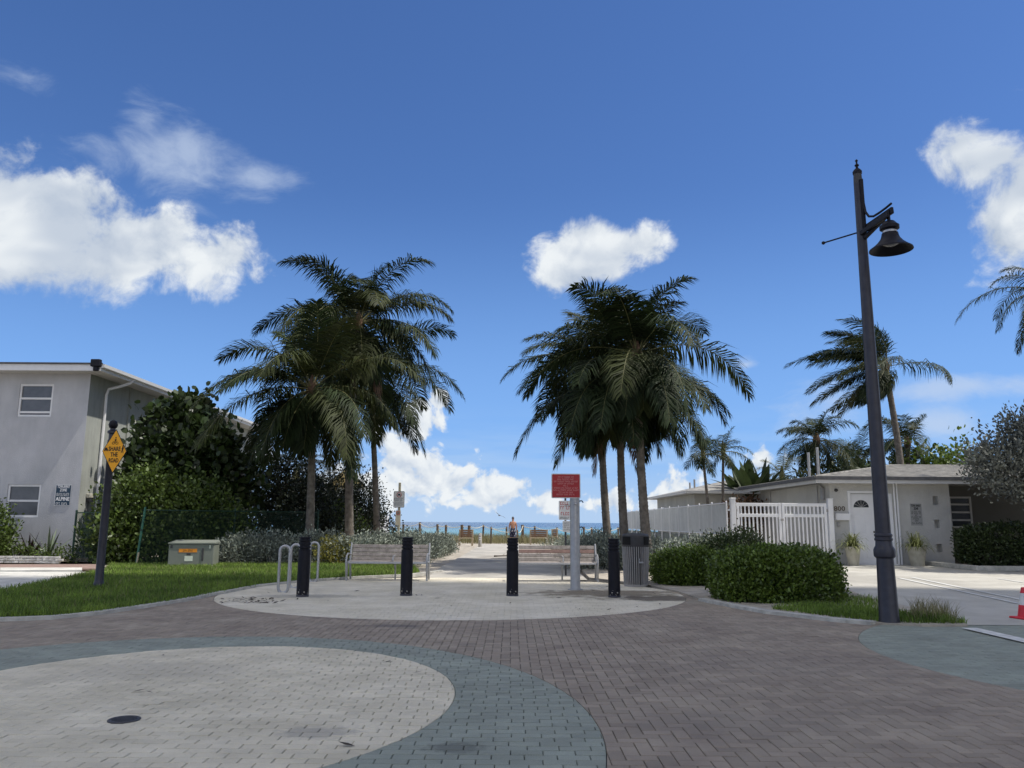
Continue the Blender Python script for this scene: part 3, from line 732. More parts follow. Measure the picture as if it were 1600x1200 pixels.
# --- lawns
rng0 = np.random.default_rng(5)
def scatter(poly, n, z): 
    xs = [q[0] for q in poly]; ys = [q[1] for q in poly]; P = np.stack([rng0.uniform(min(xs), max(xs), n), rng0.uniform(min(ys), max(ys), n)], 1)
    P = P[in_poly(P, poly)]; return np.concatenate([P, np.full((len(P), 1), z)], 1)
Pg = scatter(verge, 150000, .03)
o = blades('grass', 'grass_blade', Pg, .05, .14, .013, 6, .4); stuff(o); o['label'] = 'green lawn grass on the verge below the yellow diamond sign'; o['category'] = 'grass'
gp = px((1205, 955), (1300, 967), (1360, 974), (1440, 978), (1512, 978), (1470, 964), (1410, 962), (1330, 952), (1260, 948))
o = blades('grass', 'grass_blade', scatter(gp, 9000, .03), .04, .13, .012, 7, .45); stuff(o); o['label'] = 'patchy green grass around the foot of the lamp post'; o['category'] = 'grass'
gp = px((1420, 974), (1500, 977), (1480, 960), (1430, 955)); P_ = scatter(gp, 900, .03)
o = blades('weeds', 'dune_blade', P_, .15, .34, .008, 8, .5); stuff(o); o['label'] = 'dry wispy weeds beside the lamp post base'; o['category'] = 'weeds'
P_ = scatter(px((1325, 935), (1400, 945), (1360, 955), (1300, 946)), 1500, .03)
o = blades('weeds', 'grass_blade', P_, .04, .15, .01, 9, .5); stuff(o); o['label'] = 'sparse low weeds behind the lamp post at the drive edge'; o['category'] = 'weeds'
Pw = scatter(verge, 9000, .03)
o = blades('weeds', 'dune_blade', Pw, .05, .17, .011, 16, .5); stuff(o); o['label'] = 'dry straw coloured blades mixed into the verge lawn'; o['category'] = 'weeds'
kl = densify(px((0, 969), (80, 966), (150, 959), (220, 949), (290, 938), (345, 926.5), (400, 916), (480, 908), (560, 902.5), (640, 899)), 60); kn_ = np.array([kl[i] for i in rng0.integers(0, len(kl), 3200)])
Pk = np.concatenate([kn_ + rng0.normal(0, .05, kn_.shape), np.full((len(kn_), 1), .03)], 1)
o = blades('edge_grass', 'grass_blade', Pk, .05, .16, .012, 17, .7); stuff(o); o['label'] = 'ragged grass tufts overhanging the kerb of the verge'; o['category'] = 'grass'
# --- dune grass beyond the path
Pd = np.stack([rng0.uniform(-34, 34, 42000), rng0.uniform(55.5, 66, 42000), np.full(42000, -.06)], 1)
o = blades('dune_grass', 'dune_blade', Pd, .35, .78, .022, 10, .28, (-.12, 0)); stuff(o); o['label'] = 'tall tan and green dune grass in front of the sea'; o['category'] = 'grass'

# --- the two palm clumps
GL = 'palms left of the beach path'; GR = 'palms right of the beach path'
def ptop(x, y, Y): return tuple(W(x, y, Y))
def pbase(x, Y, z=-.05):
    # pixel column at eye level for a trunk foot at distance Y
    v = W(x, 850, Y); return (v.x, Y, z)
palm('coconut_palm', 'short leaning coconut palm nearest the bike racks', pbase(483, 28), ptop(487, 612, 27.6), .17, .115, 32, 4.15, 1.12, 11, (-.22, -.12), group=GL, nl=104, bend=(.10, 0), lo=-50, nuts=4, olive=.45, dead=0)
palm('coconut_palm', 'tallest dark coconut palm, middle trunk of the left clump', pbase(547, 32), ptop(560, 508, 31.5), .19, .12, 32, 4.3, 1.15, 12, (-.12, 0), group=GL, nl=104, bend=(-.3, 0), lo=-48, nuts=3, olive=.15, dead=1)
palm('coconut_palm', 'slim coconut palm with bare trunk near the parking sign', pbase(590, 37), ptop(578, 590, 36.5), .17, .11, 29, 4.6, 1.18, 13, (.12, 0), group=GL, nl=100, bend=(.1, 0), lo=-50, nuts=2, olive=.35, dead=1)
palm('coconut_palm', 'coconut palm with trunk right behind the trash can', pbase(1013, 24.5), ptop(995, 558, 24.5), .165, .105, 34, 3.6, 1.05, 14, (-.12, 0), group=GR, nl=100, bend=(-.12, 0), lo=-55, nuts=4, olive=.2, dead=2)
palm('coconut_palm', 'low coconut palm, middle trunk of the right clump', pbase(978, 25.5), ptop(968, 605, 25.5), .16, .10, 32, 3.7, 1.05, 15, (-.14, 0), group=GR, nl=98, bend=(-.1, 0), lo=-58, nuts=3, olive=.4, dead=2)
palm('coconut_palm', 'coconut palm with leftmost trunk of the right clump', pbase(952, 29), ptop(938, 575, 29), .16, .105, 28, 3.85, 1.08, 16, (-.25, 0), group=GR, nl=96, bend=(-.15, 0), lo=-48, nuts=2, olive=.25)
# --- palms farther off
palm('coconut_palm', 'windswept leaning coconut palm behind the lamp post', tuple(W(1416, 850, 40).xy) + (0,), ptop(1383, 575, 40), .21, .14, 30, 4.4, 1.0, 21, (-1.5, 0), nl=80, bend=(.4, 0), droop=1.2, lo=-40, olive=.3, nuts=4, swept=.4)
palm('coconut_palm', 'small windblown palm behind the roof right of the lamp', tuple(W(1420, 850, 50).xy) + (0,), ptop(1418, 694, 50), .2, .13, 20, 3.4, .95, 22, (-.7, 0), nl=60, lo=-35, swept=.3)
palm('coconut_palm', 'palm with feathery crown above the two roof pipes', tuple(W(1285, 850, 46).xy) + (0,), ptop(1276, 690, 46), .2, .13, 22, 2.9, .9, 23, (-.35, 0), nl=64, lo=-40)
palm('coconut_palm', 'low dark palm just left of the lamp post top of roof', tuple(W(1338, 850, 52).xy) + (0,), ptop(1340, 722, 52), .2, .13, 20, 3.2, .9, 24, (-.6, 0), nl=56, lo=-40)
palm('christmas_palm', 'thin palm leaning left behind the white fence', tuple(W(1112, 850, 36).xy) + (0,), ptop(1098, 712, 36), .085, .06, 13, 1.35, .52, 25, (0, 0), nl=40, lo=-40, droop=1.5, tone=1, bend=(.05, 0))
palm('christmas_palm', 'thin upright palm behind the white fence, right of the leaning one', tuple(W(1128, 850, 37).xy) + (0,), ptop(1130, 708, 37), .085, .06, 14, 1.45, .52, 26, (0, 0), nl=40, lo=-40, droop=1.5, tone=1)
palm('areca_palm', 'yellow green bushy palm beside the paddle leaf plants', tuple(W(1222, 850, 42).xy) + (0,), ptop(1222, 745, 42), .12, .09, 16, 1.7, .5, 27, (-.1, 0), nl=40, lo=-35, mats=('palm_yellow', 'rachis'), tone=1, droop=1.5)
palm('coconut_palm', 'palm at the right edge with fronds reaching into the sky', tuple(W(1668, 850, 26).xy) + (0,), ptop(1645, 462, 26), .19, .12, 24, 2.9, .62, 28, (-.15, 0), nl=70, lo=-48)
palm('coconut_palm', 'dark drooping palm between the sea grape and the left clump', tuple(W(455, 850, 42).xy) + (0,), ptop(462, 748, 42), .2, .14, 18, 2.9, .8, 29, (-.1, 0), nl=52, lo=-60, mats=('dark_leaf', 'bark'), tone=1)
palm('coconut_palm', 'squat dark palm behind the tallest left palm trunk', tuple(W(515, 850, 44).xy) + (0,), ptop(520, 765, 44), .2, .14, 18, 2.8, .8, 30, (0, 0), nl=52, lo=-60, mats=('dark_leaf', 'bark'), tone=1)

# --- shrubs and trees on the left
bush('round_shrub', 'rounded yellow green shrub under the lower left window', 'shrub', [(-17.5, 26.9, 1.0, .95, .7, .75), (-17.4, 26.7, .5, .85, .6, .5)], 800, 9, .11, .07, 'shrub_leaf', 41)
bush('green_shrub', 'large bright green shrub behind the sign post and chain link fence', 'shrub',
     [(-12.6, 28.0, 1.95, 1.2, .9, 1.1), (-11.0, 28.1, 1.6, 1.25, .9, 1.05), (-13.2, 27.4, .85, .95, .8, .85), (-10.1, 28.2, 1.0, .9, .8, .95), (-11.7, 27.7, .7, 1.3, .7, .75)], 2800, 9, .13, .09, 'shrub_leaf', 42, stems=8, jit=.14)
tree('sea_grape_tree', 'dark sea grape tree with round leaves against the grey building', (-11.9, 30.4, 0), [(-13.0, 30, 4.4), (-12, 30, 4.9), (-10.9, 30.4, 3.4), (-13.4, 29.6, 3.2)],
     [(-12.6, 30.0, 4.5, 1.2, 1.0, 1.3), (-11.5, 30.2, 4.1, 1.1, 1.0, 1.25), (-13.3, 29.6, 3.2, .9, .9, 1.0), (-12.0, 29.6, 2.9, 1.4, 1.1, 1.2), (-10.7, 30.6, 2.8, 1.0, .9, 1.1), (-12.3, 30.3, 5.3, .7, .6, .65)],
     900, 8, .25, .24, 'seagrape_leaf', 43, r=.16, jit=.15, spread=.17, inner=.25)
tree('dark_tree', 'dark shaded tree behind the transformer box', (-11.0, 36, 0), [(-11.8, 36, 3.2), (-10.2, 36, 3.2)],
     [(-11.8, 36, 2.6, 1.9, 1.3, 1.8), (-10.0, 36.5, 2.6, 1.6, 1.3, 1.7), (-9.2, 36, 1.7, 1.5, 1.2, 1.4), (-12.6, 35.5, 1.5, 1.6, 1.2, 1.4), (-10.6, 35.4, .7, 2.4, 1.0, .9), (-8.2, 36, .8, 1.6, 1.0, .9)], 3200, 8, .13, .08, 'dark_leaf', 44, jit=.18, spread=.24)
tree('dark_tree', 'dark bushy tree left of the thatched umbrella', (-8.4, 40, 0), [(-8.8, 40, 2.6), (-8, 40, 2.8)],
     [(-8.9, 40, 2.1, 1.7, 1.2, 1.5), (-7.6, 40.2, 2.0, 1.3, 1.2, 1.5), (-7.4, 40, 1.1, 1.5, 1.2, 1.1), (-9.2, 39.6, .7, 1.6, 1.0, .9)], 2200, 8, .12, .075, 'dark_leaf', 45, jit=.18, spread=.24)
bush('green_shrub', 'green leafy shrub behind the middle left palm trunk', 'shrub', [(-8.3, 39, 1.0, .9, .8, 1.0), (-7.6, 38.5, .8, .8, .7, .9)], 420, 8, .14, .09, 'hedge_leaf', 46)
bush('yellow_shrub', 'small yellow green shrub left of the left bench', 'shrub', [(-5.75, 26.2, .36, .4, .4, .4), (-5.45, 26.3, .3, .4, .35, .35)], 260, 8, .085, .05, 'palm_yellow', 47, stems=3)
SG = 'silvery shrubs along the beach path'
SIL = [('silvery grey shrub right of the transformer box', [(-8.8, 26.6, .5, .75, .55, .6), (-7.9, 26.9, .55, .85, .6, .6)], 620),
       ('silvery grey shrub behind the bike racks', [(-6.9, 27.1, .5, .8, .6, .6), (-6.3, 27.6, .55, .8, .6, .6)], 560),
       ('silvery shrub behind the left end of the left bench', [(-5.0, 26.6, .35, .9, .8, .5), (-4.6, 28.0, .5, .9, .8, .6)], 560),
       ('silvery shrub behind the middle of the left bench', [(-3.9, 29.0, .55, .9, 1.0, .6), (-3.3, 27.2, .4, .6, .9, .55)], 560),
       ('silvery shrub behind the parking sign pole', [(-5.2, 33.5, .6, 1.3, 1.2, .65), (-6.8, 33.5, .6, 1.2, 1.2, .65)], 560),
       ('long silvery shrub at the left edge of the path', [(-3.4, 32.5, .5, .75, 1.8, .65), (-3.3, 36.5, .45, .75, 2.2, .65)], 760),
       ('silvery shrub beyond the parking sign', [(-5.0, 41, .6, 1.6, 1.8, .75), (-7.5, 44, .6, 1.6, 1.8, .75)], 480),
       ('silvery shrub beside the far left wooden bench', [(-3.6, 41.5, .45, .9, 2.0, .65), (-4.2, 45.5, .45, 1.0, 2.0, .65)], 520),
       ('silvery shrub behind the right bench and shower column', [(2.9, 27.0, .4, .8, 1.0, .6), (2.3, 25.2, .25, .6, .7, .45), (3.2, 29.5, .45, .8, 1.2, .65)], 760),
       ('silvery shrub behind the rightmost bollard', [(3.6, 24.6, .4, .7, .8, .65), (4.3, 26.4, .4, .7, 1.0, .7)], 620),
       ('silvery shrub right of the trash can below the white fence', [(5.0, 23.6, .45, .75, .8, .7), (5.9, 25.2, .5, .8, 1.0, .7), (4.6, 22.4, .3, .5, .6, .5)], 820),
       ('silvery shrub far behind the shower column', [(2.9, 34.5, .5, .9, 2.0, .7), (4.4, 37, .5, 1.2, 2.0, .75), (3.0, 40, .5, 1.0, 2.0, .7)], 640),
       ('silvery shrub beside the far right wooden bench', [(3.2, 46, .5, 1.2, 2.0, .75), (5.5, 47, .5, 1.2, 2.0, .8)], 420)]
for i, (lab, bl, n_) in enumerate(SIL):
    bl = [(x, y, (.36 if y < 31 else .24 if y < 39 else .12), rx, ry, (.50 if y < 26 else .56 if y < 31 else .50 if y < 39 else .44)) for x, y, z, rx, ry, rz in bl]
    bush('silver_shrub', lab, 'shrub', bl, int(n_ * 2.1), 9, .085, .042, 'silver_leaf', 60 + i, SG, stems=5, jit=.15, upb=.7, spread=.08, inner=.42)
# --- clipped hedges on the right
bush('clipped_hedge', 'big rounded clipped green hedge nearest the lamp post', 'hedge', [(4.95, 15.3, .36, 1.04, .9, .52), (4.55, 15.2, .40, .66, .6, .47)], 5000, 8, .06, .042, 'hedge_leaf', 80, boxy=3.6, jit=.05, spread=.05, inner=.22, upb=.5, stems=6)
bush('clipped_hedge', 'smaller clipped green hedge beside the trash can', 'hedge', [(4.15, 19.1, .34, .72, .8, .42), (3.9, 18.8, .3, .45, .5, .36)], 3000, 8, .06, .04, 'hedge_leaf', 81, boxy=2.8, jit=.07, spread=.05, inner=.22, upb=.5, stems=5)
bush('dark_shrub', 'dark loose shrub between the two clipped hedges', 'shrub', [(5.35, 19.6, .60, .75, .7, .52), (5.0, 19.2, .45, .55, .5, .45)], 1800, 8, .07, .035, 'hedge_dark', 82, jit=.12, upb=.7)
bush('clipped_hedge', 'low green hedge strip in front of the white gate', 'hedge', [(6.3, 20.5, .3, .8, .6, .42)], 1700, 8, .06, .042, 'hedge_leaf', 83, boxy=3.2, jit=.06, spread=.05)
bush('clipped_hedge', 'dark boxy hedge at the far right below the silvery tree', 'hedge', [(18.0, 26.2, .72, 3.3, .75, .66)], 4200, 8, .085, .06, 'hedge_dark', 84, boxy=5, jit=.03, spread=.06)
tree('silver_buttonwood_tree', 'silvery grey tree overhanging the house at the right edge', (17.6, 25.0, 0), [(16.2, 24.8, 3.6), (17.6, 25, 4.2), (19.4, 25, 4.0), (15.4, 24.6, 2.9)],
     [(17.3, 25, 3.9, 1.6, 1.3, 1.0), (15.7, 24.8, 3.1, 1.2, 1.0, .85), (18.6, 25, 3.9, 1.6, 1.3, 1.15), (17.0, 24.4, 2.7, 1.4, .9, .8), (19.0, 24.4, 2.6, 1.5, 1.0, .9), (14.9, 24.7, 3.35, .7, .6, .5), (16.4, 24.9, 4.3, .8, .7, .6)],
     3600, 9, .12, .065, 'silver_tree_leaf', 85, r=.13, jit=.2, spread=.13, upb=.6)
bush('green_shrub', 'bright green shrub peeking over the roof ridge right of the lamp', 'shrub', [(25.8, 50, 4.6, 1.7, 1.2, 1.6), (28.5, 51, 4.8, 1.4, 1.1, 1.5), (26.8, 50, 3.2, 2.4, 1.2, 1.6)], 480, 8, .3, .2, 'hedge_leaf', 86, jit=.2, spread=.3)
bush('dark_shrub', 'dark green shrubbery behind the roof left of the lamp', 'shrub', [(18.6, 47, 3.6, 1.3, 1.0, 1.3), (20.3, 48, 3.9, 1.6, 1.0, 1.4), (21.8, 48, 3.6, 1.3, 1.0, 1.3), (17.2, 46, 3.0, 1.0, 1.0, 1.2)], 620, 8, .26, .12, 'hedge_dark', 87, jit=.2, spread=.25)
bush('croton_shrub', 'reddish shrub in the gap behind the white gate', 'shrub', [(10.5, 36.2, 1.8, .6, .5, .55)], 180, 8, .16, .08, 'palm_dry', 88, stems=3)

# --- paddle-leaf plants, rosettes
def RG(x): v_ = W(x, 876, 27.5); return Vector((v_.x, 27.5, .06))
def rosette(name, label, base, n, L0, w0, mat, seed, lo=20, hi=85, bend=.5, cat='plant', group=None, seg=6, pname='leaf'):
    rng = random.Random(seed); o = thing(name, label, cat, tuple(base), group)
    for i in range(n):
        a = i * 2.39996 + rng.uniform(-.3, .3); e = R(hi + (lo - hi) * (i + .5) / n); Ln = L0 * rng.uniform(.75, 1.1); d = Vector((math.cos(a) * math.cos(e), math.sin(a) * math.cos(e), math.sin(e))); p = Vector((0, 0, 0)); sd = Vector((-math.sin(a), math.cos(a), 0))
        vs = []; fs = []
        for k in range(seg + 1):
            t = k / seg; w_ = w0 * (math.sin(math.pi * min(1, .12 + .88 * t)) ** .8 if k < seg else .02) / 2; up_ = d.cross(sd)
            vs += [p - sd * w_ + up_ * w_ * .25, p, p + sd * w_ + up_ * w_ * .25]; p = p + d * (Ln / seg); d = (d + Vector((0, 0, -1)) * bend * (.3 + t) / seg).normalized()
        for k in range(seg):
            b = k * 3; fs += [(b, b + 1, b + 4, b + 3), (b + 1, b + 2, b + 5, b + 4)]
        me = bpy.data.meshes.new(pname); me.from_pydata(vs, [], fs); me.materials.append(MATS[mat]); me.update(); q_ = bpy.data.objects.new(pname, me); C.objects.link(q_); q_.parent = o
    return o
rosette('ti_plant', 'dark maroon spiky plant under the lower left window', RG(45), 30, .95, .075, 'ti_leaf', 90, 8, 86, .35)
rosette('agave_plant', 'grey green spiky plant left of the chain link gate', RG(75), 15, 1.15, .08, 'spike_leaf', 91, 25, 86, .3)
rosette('agave_plant', 'small spiky plant inside the chain link gate', RG(140), 12, 1.2, .12, 'spike_leaf', 92, 40, 88, .25)
bush('ground_cover', 'low trailing green plants beside the spiky plants on the brick edging', 'plant', [(-15.8, 27.0, .22, .7, .4, .3), (-15.0, 27.0, .15, .7, .35, .25), (-16.6, 27.0, .15, .4, .3, .2)], 220, 8, .09, .05, 'shrub_leaf', 93, stems=3)
for i, (x, y, lab) in enumerate([(1172, 788, 'paddle leaved plant behind the fence end'), (1192, 786, 'taller paddle leaved plant beside the yellow palm'), (1158, 792, 'low paddle leaved plant nearest the leaning thin palm')]):
    b = W(x, y, 39 + i * .7); b.z += .25; o = rosette('bird_of_paradise_plant', lab, b, 11, 2.2, .55, 'hedge_dark', 94 + i, 25, 85, .5, group='paddle leaved plants behind the fence')
    mb = MB(); mb.tube([(b.x, b.y, 0), (b.x, b.y, b.z)], .12, 8); mb.build('stem', 'bark', o, True)
# ------------------------------------------------------------------ buildings
def wall_holes(mb, x0, x1, z0, z1, y, holes, depth=.14):      # a wall facing the camera (-Y) with real openings
    xs = sorted({x0, x1} | {q for h in holes for q in h[:2]}); zs = sorted({z0, z1} | {q for h in holes for q in h[2:]})
    for i in range(len(xs) - 1):
        for j in range(len(zs) - 1):
            mx_, mz_ = (xs[i] + xs[i + 1]) / 2, (zs[j] + zs[j + 1]) / 2
            if any(h[0] < mx_ < h[1] and h[2] < mz_ < h[3] for h in holes): continue
            mb.add([(xs[i], y, zs[j]), (xs[i + 1], y, zs[j]), (xs[i + 1], y, zs[j + 1]), (xs[i], y, zs[j + 1])], [(0, 1, 2, 3)])
    for a, b, c, d in holes:
        mb.add([(a, y, c), (b, y, c), (b, y, d), (a, y, d), (a, y + depth, c), (b, y + depth, c), (b, y + depth, d), (a, y + depth, d)], [(0, 4, 5, 1), (1, 5, 6, 2), (2, 6, 7, 3), (3, 7, 4, 0)])
def window(parent, a, b, c, d, y, bars=(.5,), fw=.07, mat='trim_white', glass='glass_shade'):
    f = MB(); f.box(a, a + fw, y - .03, y + .05, c, d); f.box(b - fw, b, y - .03, y + .05, c, d); f.box(a + fw, b - fw, y - .028, y + .05, c, c + fw); f.box(a + fw, b - fw, y - .028, y + .05, d - fw, d)
    zs = [c] + [c + (d - c) * t_ for t_ in bars] + [d]
    for z in zs[1:-1]: f.box(a + fw, b - fw, y - .02, y + .045, z - fw * .5, z + fw * .5)
    w = f.build('window', mat, parent)
    for z0, z1 in zip(zs[:-1], zs[1:]):
        p_ = MB(); p_.box(a + fw * .6, b - fw * .6, y + .012, y + .03, z0 + .01, z1 - .01); p_.build('pane', glass, w)
    return w
def rect(px0, px1, py0, py1, Y):
    a, b = W(px0, (py0 + py1) / 2, Y), W(px1, (py0 + py1) / 2, Y); c, d = W((px0 + px1) / 2, py1, Y), W((px0 + px1) / 2, py0, Y)
    return (a.x, b.x, c.z, d.z)

# --- two-storey apartment house on the left
BX, BY, BZ = -15.3, 28.6, 6.62
o = thing('apartment_house', 'two storey pale blue grey stucco house with white eaves on the left', 'house', (BX, BY, 0))
w1, w2 = rect(29, 82, 600, 651, BY), rect(10, 62, 757, 808, BY)
mb = MB(); wall_holes(mb, -34, BX, -.1, BZ, BY, [w1, w2]); mb.build('front_wall', 'stucco_blue', o)
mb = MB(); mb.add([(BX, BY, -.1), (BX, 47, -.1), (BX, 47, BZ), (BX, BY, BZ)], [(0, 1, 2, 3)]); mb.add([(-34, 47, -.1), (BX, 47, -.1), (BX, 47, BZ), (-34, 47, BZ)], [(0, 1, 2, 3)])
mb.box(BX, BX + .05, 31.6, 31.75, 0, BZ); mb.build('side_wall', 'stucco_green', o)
mb = MB(); mb.box(BX + .003, BX + .03, 32.6, 33.4, 4.4, 5.3, .01); mb.build('wall_vent', 'stucco_white', o)
window(o, *w1, BY + .06, (.14, .56)); window(o, *w2, BY + .06, (.5,))
for (a, b, c, d) in (w1, w2):
    mb = MB(); mb.box(a + .05, b - .05, BY + .135, BY + .15, c, d); mb.build('window_blind', 'can_dark', o)
OV = .75; ex = BX + OV
mb = MB(); mb.box(-35, ex - .02, BY - OV + .02, 47.7, BZ, BZ + .03)
for k in range(40): mb.box(-25 + k * .26, -25 + k * .26 + .02, BY - OV + .05, BY - .01, BZ - .008, BZ)   # grooves of the boarded soffit
for k in range(60): mb.box(BX + .01, ex - .05, BY + k * .26, BY + k * .26 + .02, BZ - .008, BZ)
mb.build('soffit', 'soffit', o)
mb = MB(); mb.box(-35, ex - .05, BY - OV - .03, BY - OV + .02, BZ - .03, BZ + .22, .01); mb.box(ex - .05, ex, BY - OV - .03, 47.7, BZ - .03, BZ + .22, .01); mb.build('fascia', 'trim_white', o)
g_ = MB(); prof = [(0, .0), (.0, .13), (.13, .13), (.11, .02), (.07, 0)]
g_.prismy([(ex + a, BZ + .08 + b) for a, b in prof], BY - OV - .03, 47.7)
g_.add([], []); g_.build('gutter', 'trim_white', o)
mb = MB(); mb.add([(-36, BY - OV - .1, BZ + .225), (ex + .06, BY - OV - .1, BZ + .225), (ex + .06, 47.8, BZ + .225), (-36, 47.8, BZ + .225), (-36, 36, BZ + .9), (BX - 6, 37.5, BZ + .9)], [(0, 1, 5, 4), (1, 2, 5), (2, 3, 4, 5), (0, 3, 2, 1)])
mb.box(-36, ex + .05, BY - OV - .09, BY - OV - .03, BZ + .20, BZ + .255); mb.build('roof', 'roof_edge', o)
mb = MB(); mb.box(ex - .30, ex + .03, BY - OV - .22, BY - OV - .04, BZ + .1, BZ + .36, .02); mb.box(ex - .2, ex - .04, BY - OV - .2, BY - OV - .06, BZ - .06, BZ + .1, .02); mb.build('flood_light', 'black_metal', o)
dy = 29.7
mb = MB(); mb.tube([(ex + .03, dy + .6, BZ + .1), (ex - .05, dy + .45, BZ - .08), (ex - .35, dy + .2, BZ - .26), (BX + .12, dy + .03, BZ - .38), (BX + .07, dy, BZ - .6), (BX + .07, dy, 3.5), (BX + .07, dy, .1)], .055, 8); mb.build('downspout', 'trim_white', o, True)
v = W(135, 777, 28.9)
mb = MB(); mb.box(BX, BX + .16, 29.05, 29.35, v.z - .02, v.z + .14, .02); mb.build('wall_lamp', 'concrete_pot', o); mb = MB(); mb.box(BX + .02, BX + .14, 29.1, 29.3, v.z - .14, v.z - .02); mb.tube([(BX + .03, 29.2, v.z - .1), (BX + .03, 29.2, 0)], .012, 5); mb.build('wall_lamp_shade', 'can_dark', o)
# notice on the wall
a, b, c, d = rect(86.5, 111, 757.5, 790, BY); H_ = d - c; W_ = b - a; zc = (c + d) / 2; xc = (a + b) / 2
s = lthing('wall_sign', 'blue and white tow-away notice on the grey wall beside the lower window', 'sign', (xc, BY - .012, zc))
mb = MB(); mb.box(-W_ / 2, W_ / 2, -.004, .010, -H_ / 2, H_ / 2, .003); mb.build('plate', 'sign_navy', s)
mb = MB(); e_ = .012
for q in ((-W_/2, W_/2, -H_/2, -H_/2 + e_), (-W_/2, W_/2, H_/2 - e_, H_/2)): mb.box(q[0], q[1], -.007, -.0045, q[2], q[3])
for q in ((-W_/2, -W_/2 + e_), (W_/2 - e_, W_/2)): mb.box(q[0], q[1], -.0068, -.0045, -H_/2, H_/2)
rg = random.Random(3)
for z in (.03, -.01, -.05): scribble(mb, -W_ * .42, W_ * .42, z * H_ / .75 + .03, .035, -.0045, rg)
scribble(mb, -W_ * .40, W_ * .40, -H_ * .40, .075, -.0045, rg); mb.build('fine_print', 'ink_white', s)
text('lettering', 'TOW-AWAY', .14, 'ink_white', s, (0, -.006, H_ * .40), width=W_ * .8, bold=.004)
text('lettering', 'ZONE', .14, 'ink_white', s, (0, -.006, H_ * .24), width=W_ * .45, bold=.004)
text('lettering', 'ALPINE', .17, 'ink_white', s, (0, -.006, -H_ * .19), width=W_ * .88, bold=.006)
# white painted brick edging of the flower bed
ro = thing('brick_edging', 'low edging wall of white painted bricks under the left house', 'wall', (-16, 26.5, 0)); bm_cache = []
mb0 = MB(); mb0.box(-.112, .112, -.05, .05, -.032, .032, .008); first = None
for r_ in range(3):
    for k in range(26):
        x = -20.4 + k * .235 + (.117 if r_ % 2 else 0); yy = 26.35 + .02 * math.sin(k * .7) - max(0, x + 15.2) * .25
        if first is None: first = mb0.build('brick', 'white_brick', ro); q = first
        else: q = first.copy(); C.objects.link(q)
        q.location = Vector((x, yy, .045 + r_ * .076)) - ro.location; q.rotation_euler = (0, 0, rg.uniform(-.04, .04))
sheet('flower_bed', [(-24, 26.4), (-14.6, 26.3), (-13.5, 28.6), (-24, 28.6)], .06, 'soil')

# --- single-storey house with the white door
HX, HY = 11.28, 28.6; HE = W(1400, 751, 27.9).z
o = thing('bungalow', 'white single storey house with grey hip roof and white front door', 'house', (HX, HY, 0))
dr = rect(1331, 1371, 771, 877, HY); dr = (dr[0], dr[1], .04, dr[3]); XR = W(1490, 850, HY).x
side = rect(1376, 1398, 771, 877, HY); side = (side[0], side[1], .04, side[3])
holes = [dr, side]; sq = [rect(1457.5, 1466, 775, 788.5, HY), rect(1460, 1468.5, 812, 825, HY), rect(1464, 1472.5, 850, 863, HY)]
mb = MB(); wall_holes(mb, HX, XR, -.1, HE, HY, holes + sq, .2); mb.build('front_wall', 'stucco_white', o)
mb = MB(); wall_holes(mb, XR, 33, -.1, HE, 31.5, [rect(1484, 1519, 776, 825, 31.5)], .1); mb.add([(XR, HY, -.1), (XR, 31.5, -.1), (XR, 31.5, HE), (XR, HY, HE)], [(0, 1, 2, 3)]); mb.build('recessed_wall', 'stucco_shaded', o)
mb = MB(); mb.add([(HX, HY, -.1), (HX, 36.5, -.1), (HX, 36.5, HE), (HX, HY, HE)], [(0, 1, 2, 3)]); mb.add([(HX, 36.5, -.1), (33, 36.5, -.1), (33, 36.5, HE), (HX, 36.5, HE)], [(0, 1, 2, 3)]); mb.build('side_wall', 'stucco_white', o)
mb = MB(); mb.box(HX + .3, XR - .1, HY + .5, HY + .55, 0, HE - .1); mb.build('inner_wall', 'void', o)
for q in sq:
    mb = MB(); mb.box(q[0] - .02, q[1] + .02, HY + .19, HY + .22, q[2] - .02, q[3] + .02); mb.build('niche_back', 'stucco_cream', o)
# door
a, b, c, d = dr; dw = b - a; dh = d - c; yd = HY + .07
door = MB(); door.box(a + .01, b - .01, yd, yd + .05, c, d - .01); door = door.build('door', 'pvc_white', o)
for (u0, u1, v0, v1) in ((.14, .44, .42, .70), (.56, .86, .42, .70), (.14, .44, .08, .35), (.56, .86, .08, .35)):
    mb = MB(); mb.box(a + dw * u0, a + dw * u1, yd - .012, yd, c + dh * v0, c + dh * v1, .008); mb.build('door_panel', 'pvc_white', door)
fx, fz, fr = a + dw * .45, c + dh * .80, dw * .30
mb = MB(); mb.prismy([(fx + fr * math.cos(t_), fz + fr * .95 * math.sin(t_)) for t_ in np.linspace(0, math.pi, 15)], yd - .006, yd - .001); mb.build('fanlight', 'glass', door)
mb = MB()
for t_ in (.5, 1.05, 1.57, 2.1, 2.64): mb.beam((fx, yd - .009, fz), (fx + fr * math.cos(t_), yd - .009, fz + fr * .95 * math.sin(t_)), .012)
mb.build('fanlight_bar', 'can_grey', door)
mb = MB(); mb.lathe([(.001, 0), (.03, 0), (.03, .03), (.012, .05), (.035, .07), (.001, .09)], n=10); kn = mb.build('door_knob', 'brass', None, True); kn.parent = door; kn.location = Vector((b - .1, yd, c + dh * .45)); kn.rotation_euler = (R(90), 0, 0)
mb = MB(); mb.box(a - .09, a, HY - .03, HY + .06, c, d + .09); mb.box(b, b + .07, HY - .03, HY + .06, c, d + .09); mb.box(a, b, HY - .027, HY + .06, d, d + .09); mb.box(a, side[1], HY - .04, HY + .1, 0, .035); mb.build('door_frame', 'pvc_white', o)
mb = MB(); mb.box(side[0], side[1], HY + .06, HY + .1, side[2], side[3]); mb.build('sidelight', 'pvc_white', o)
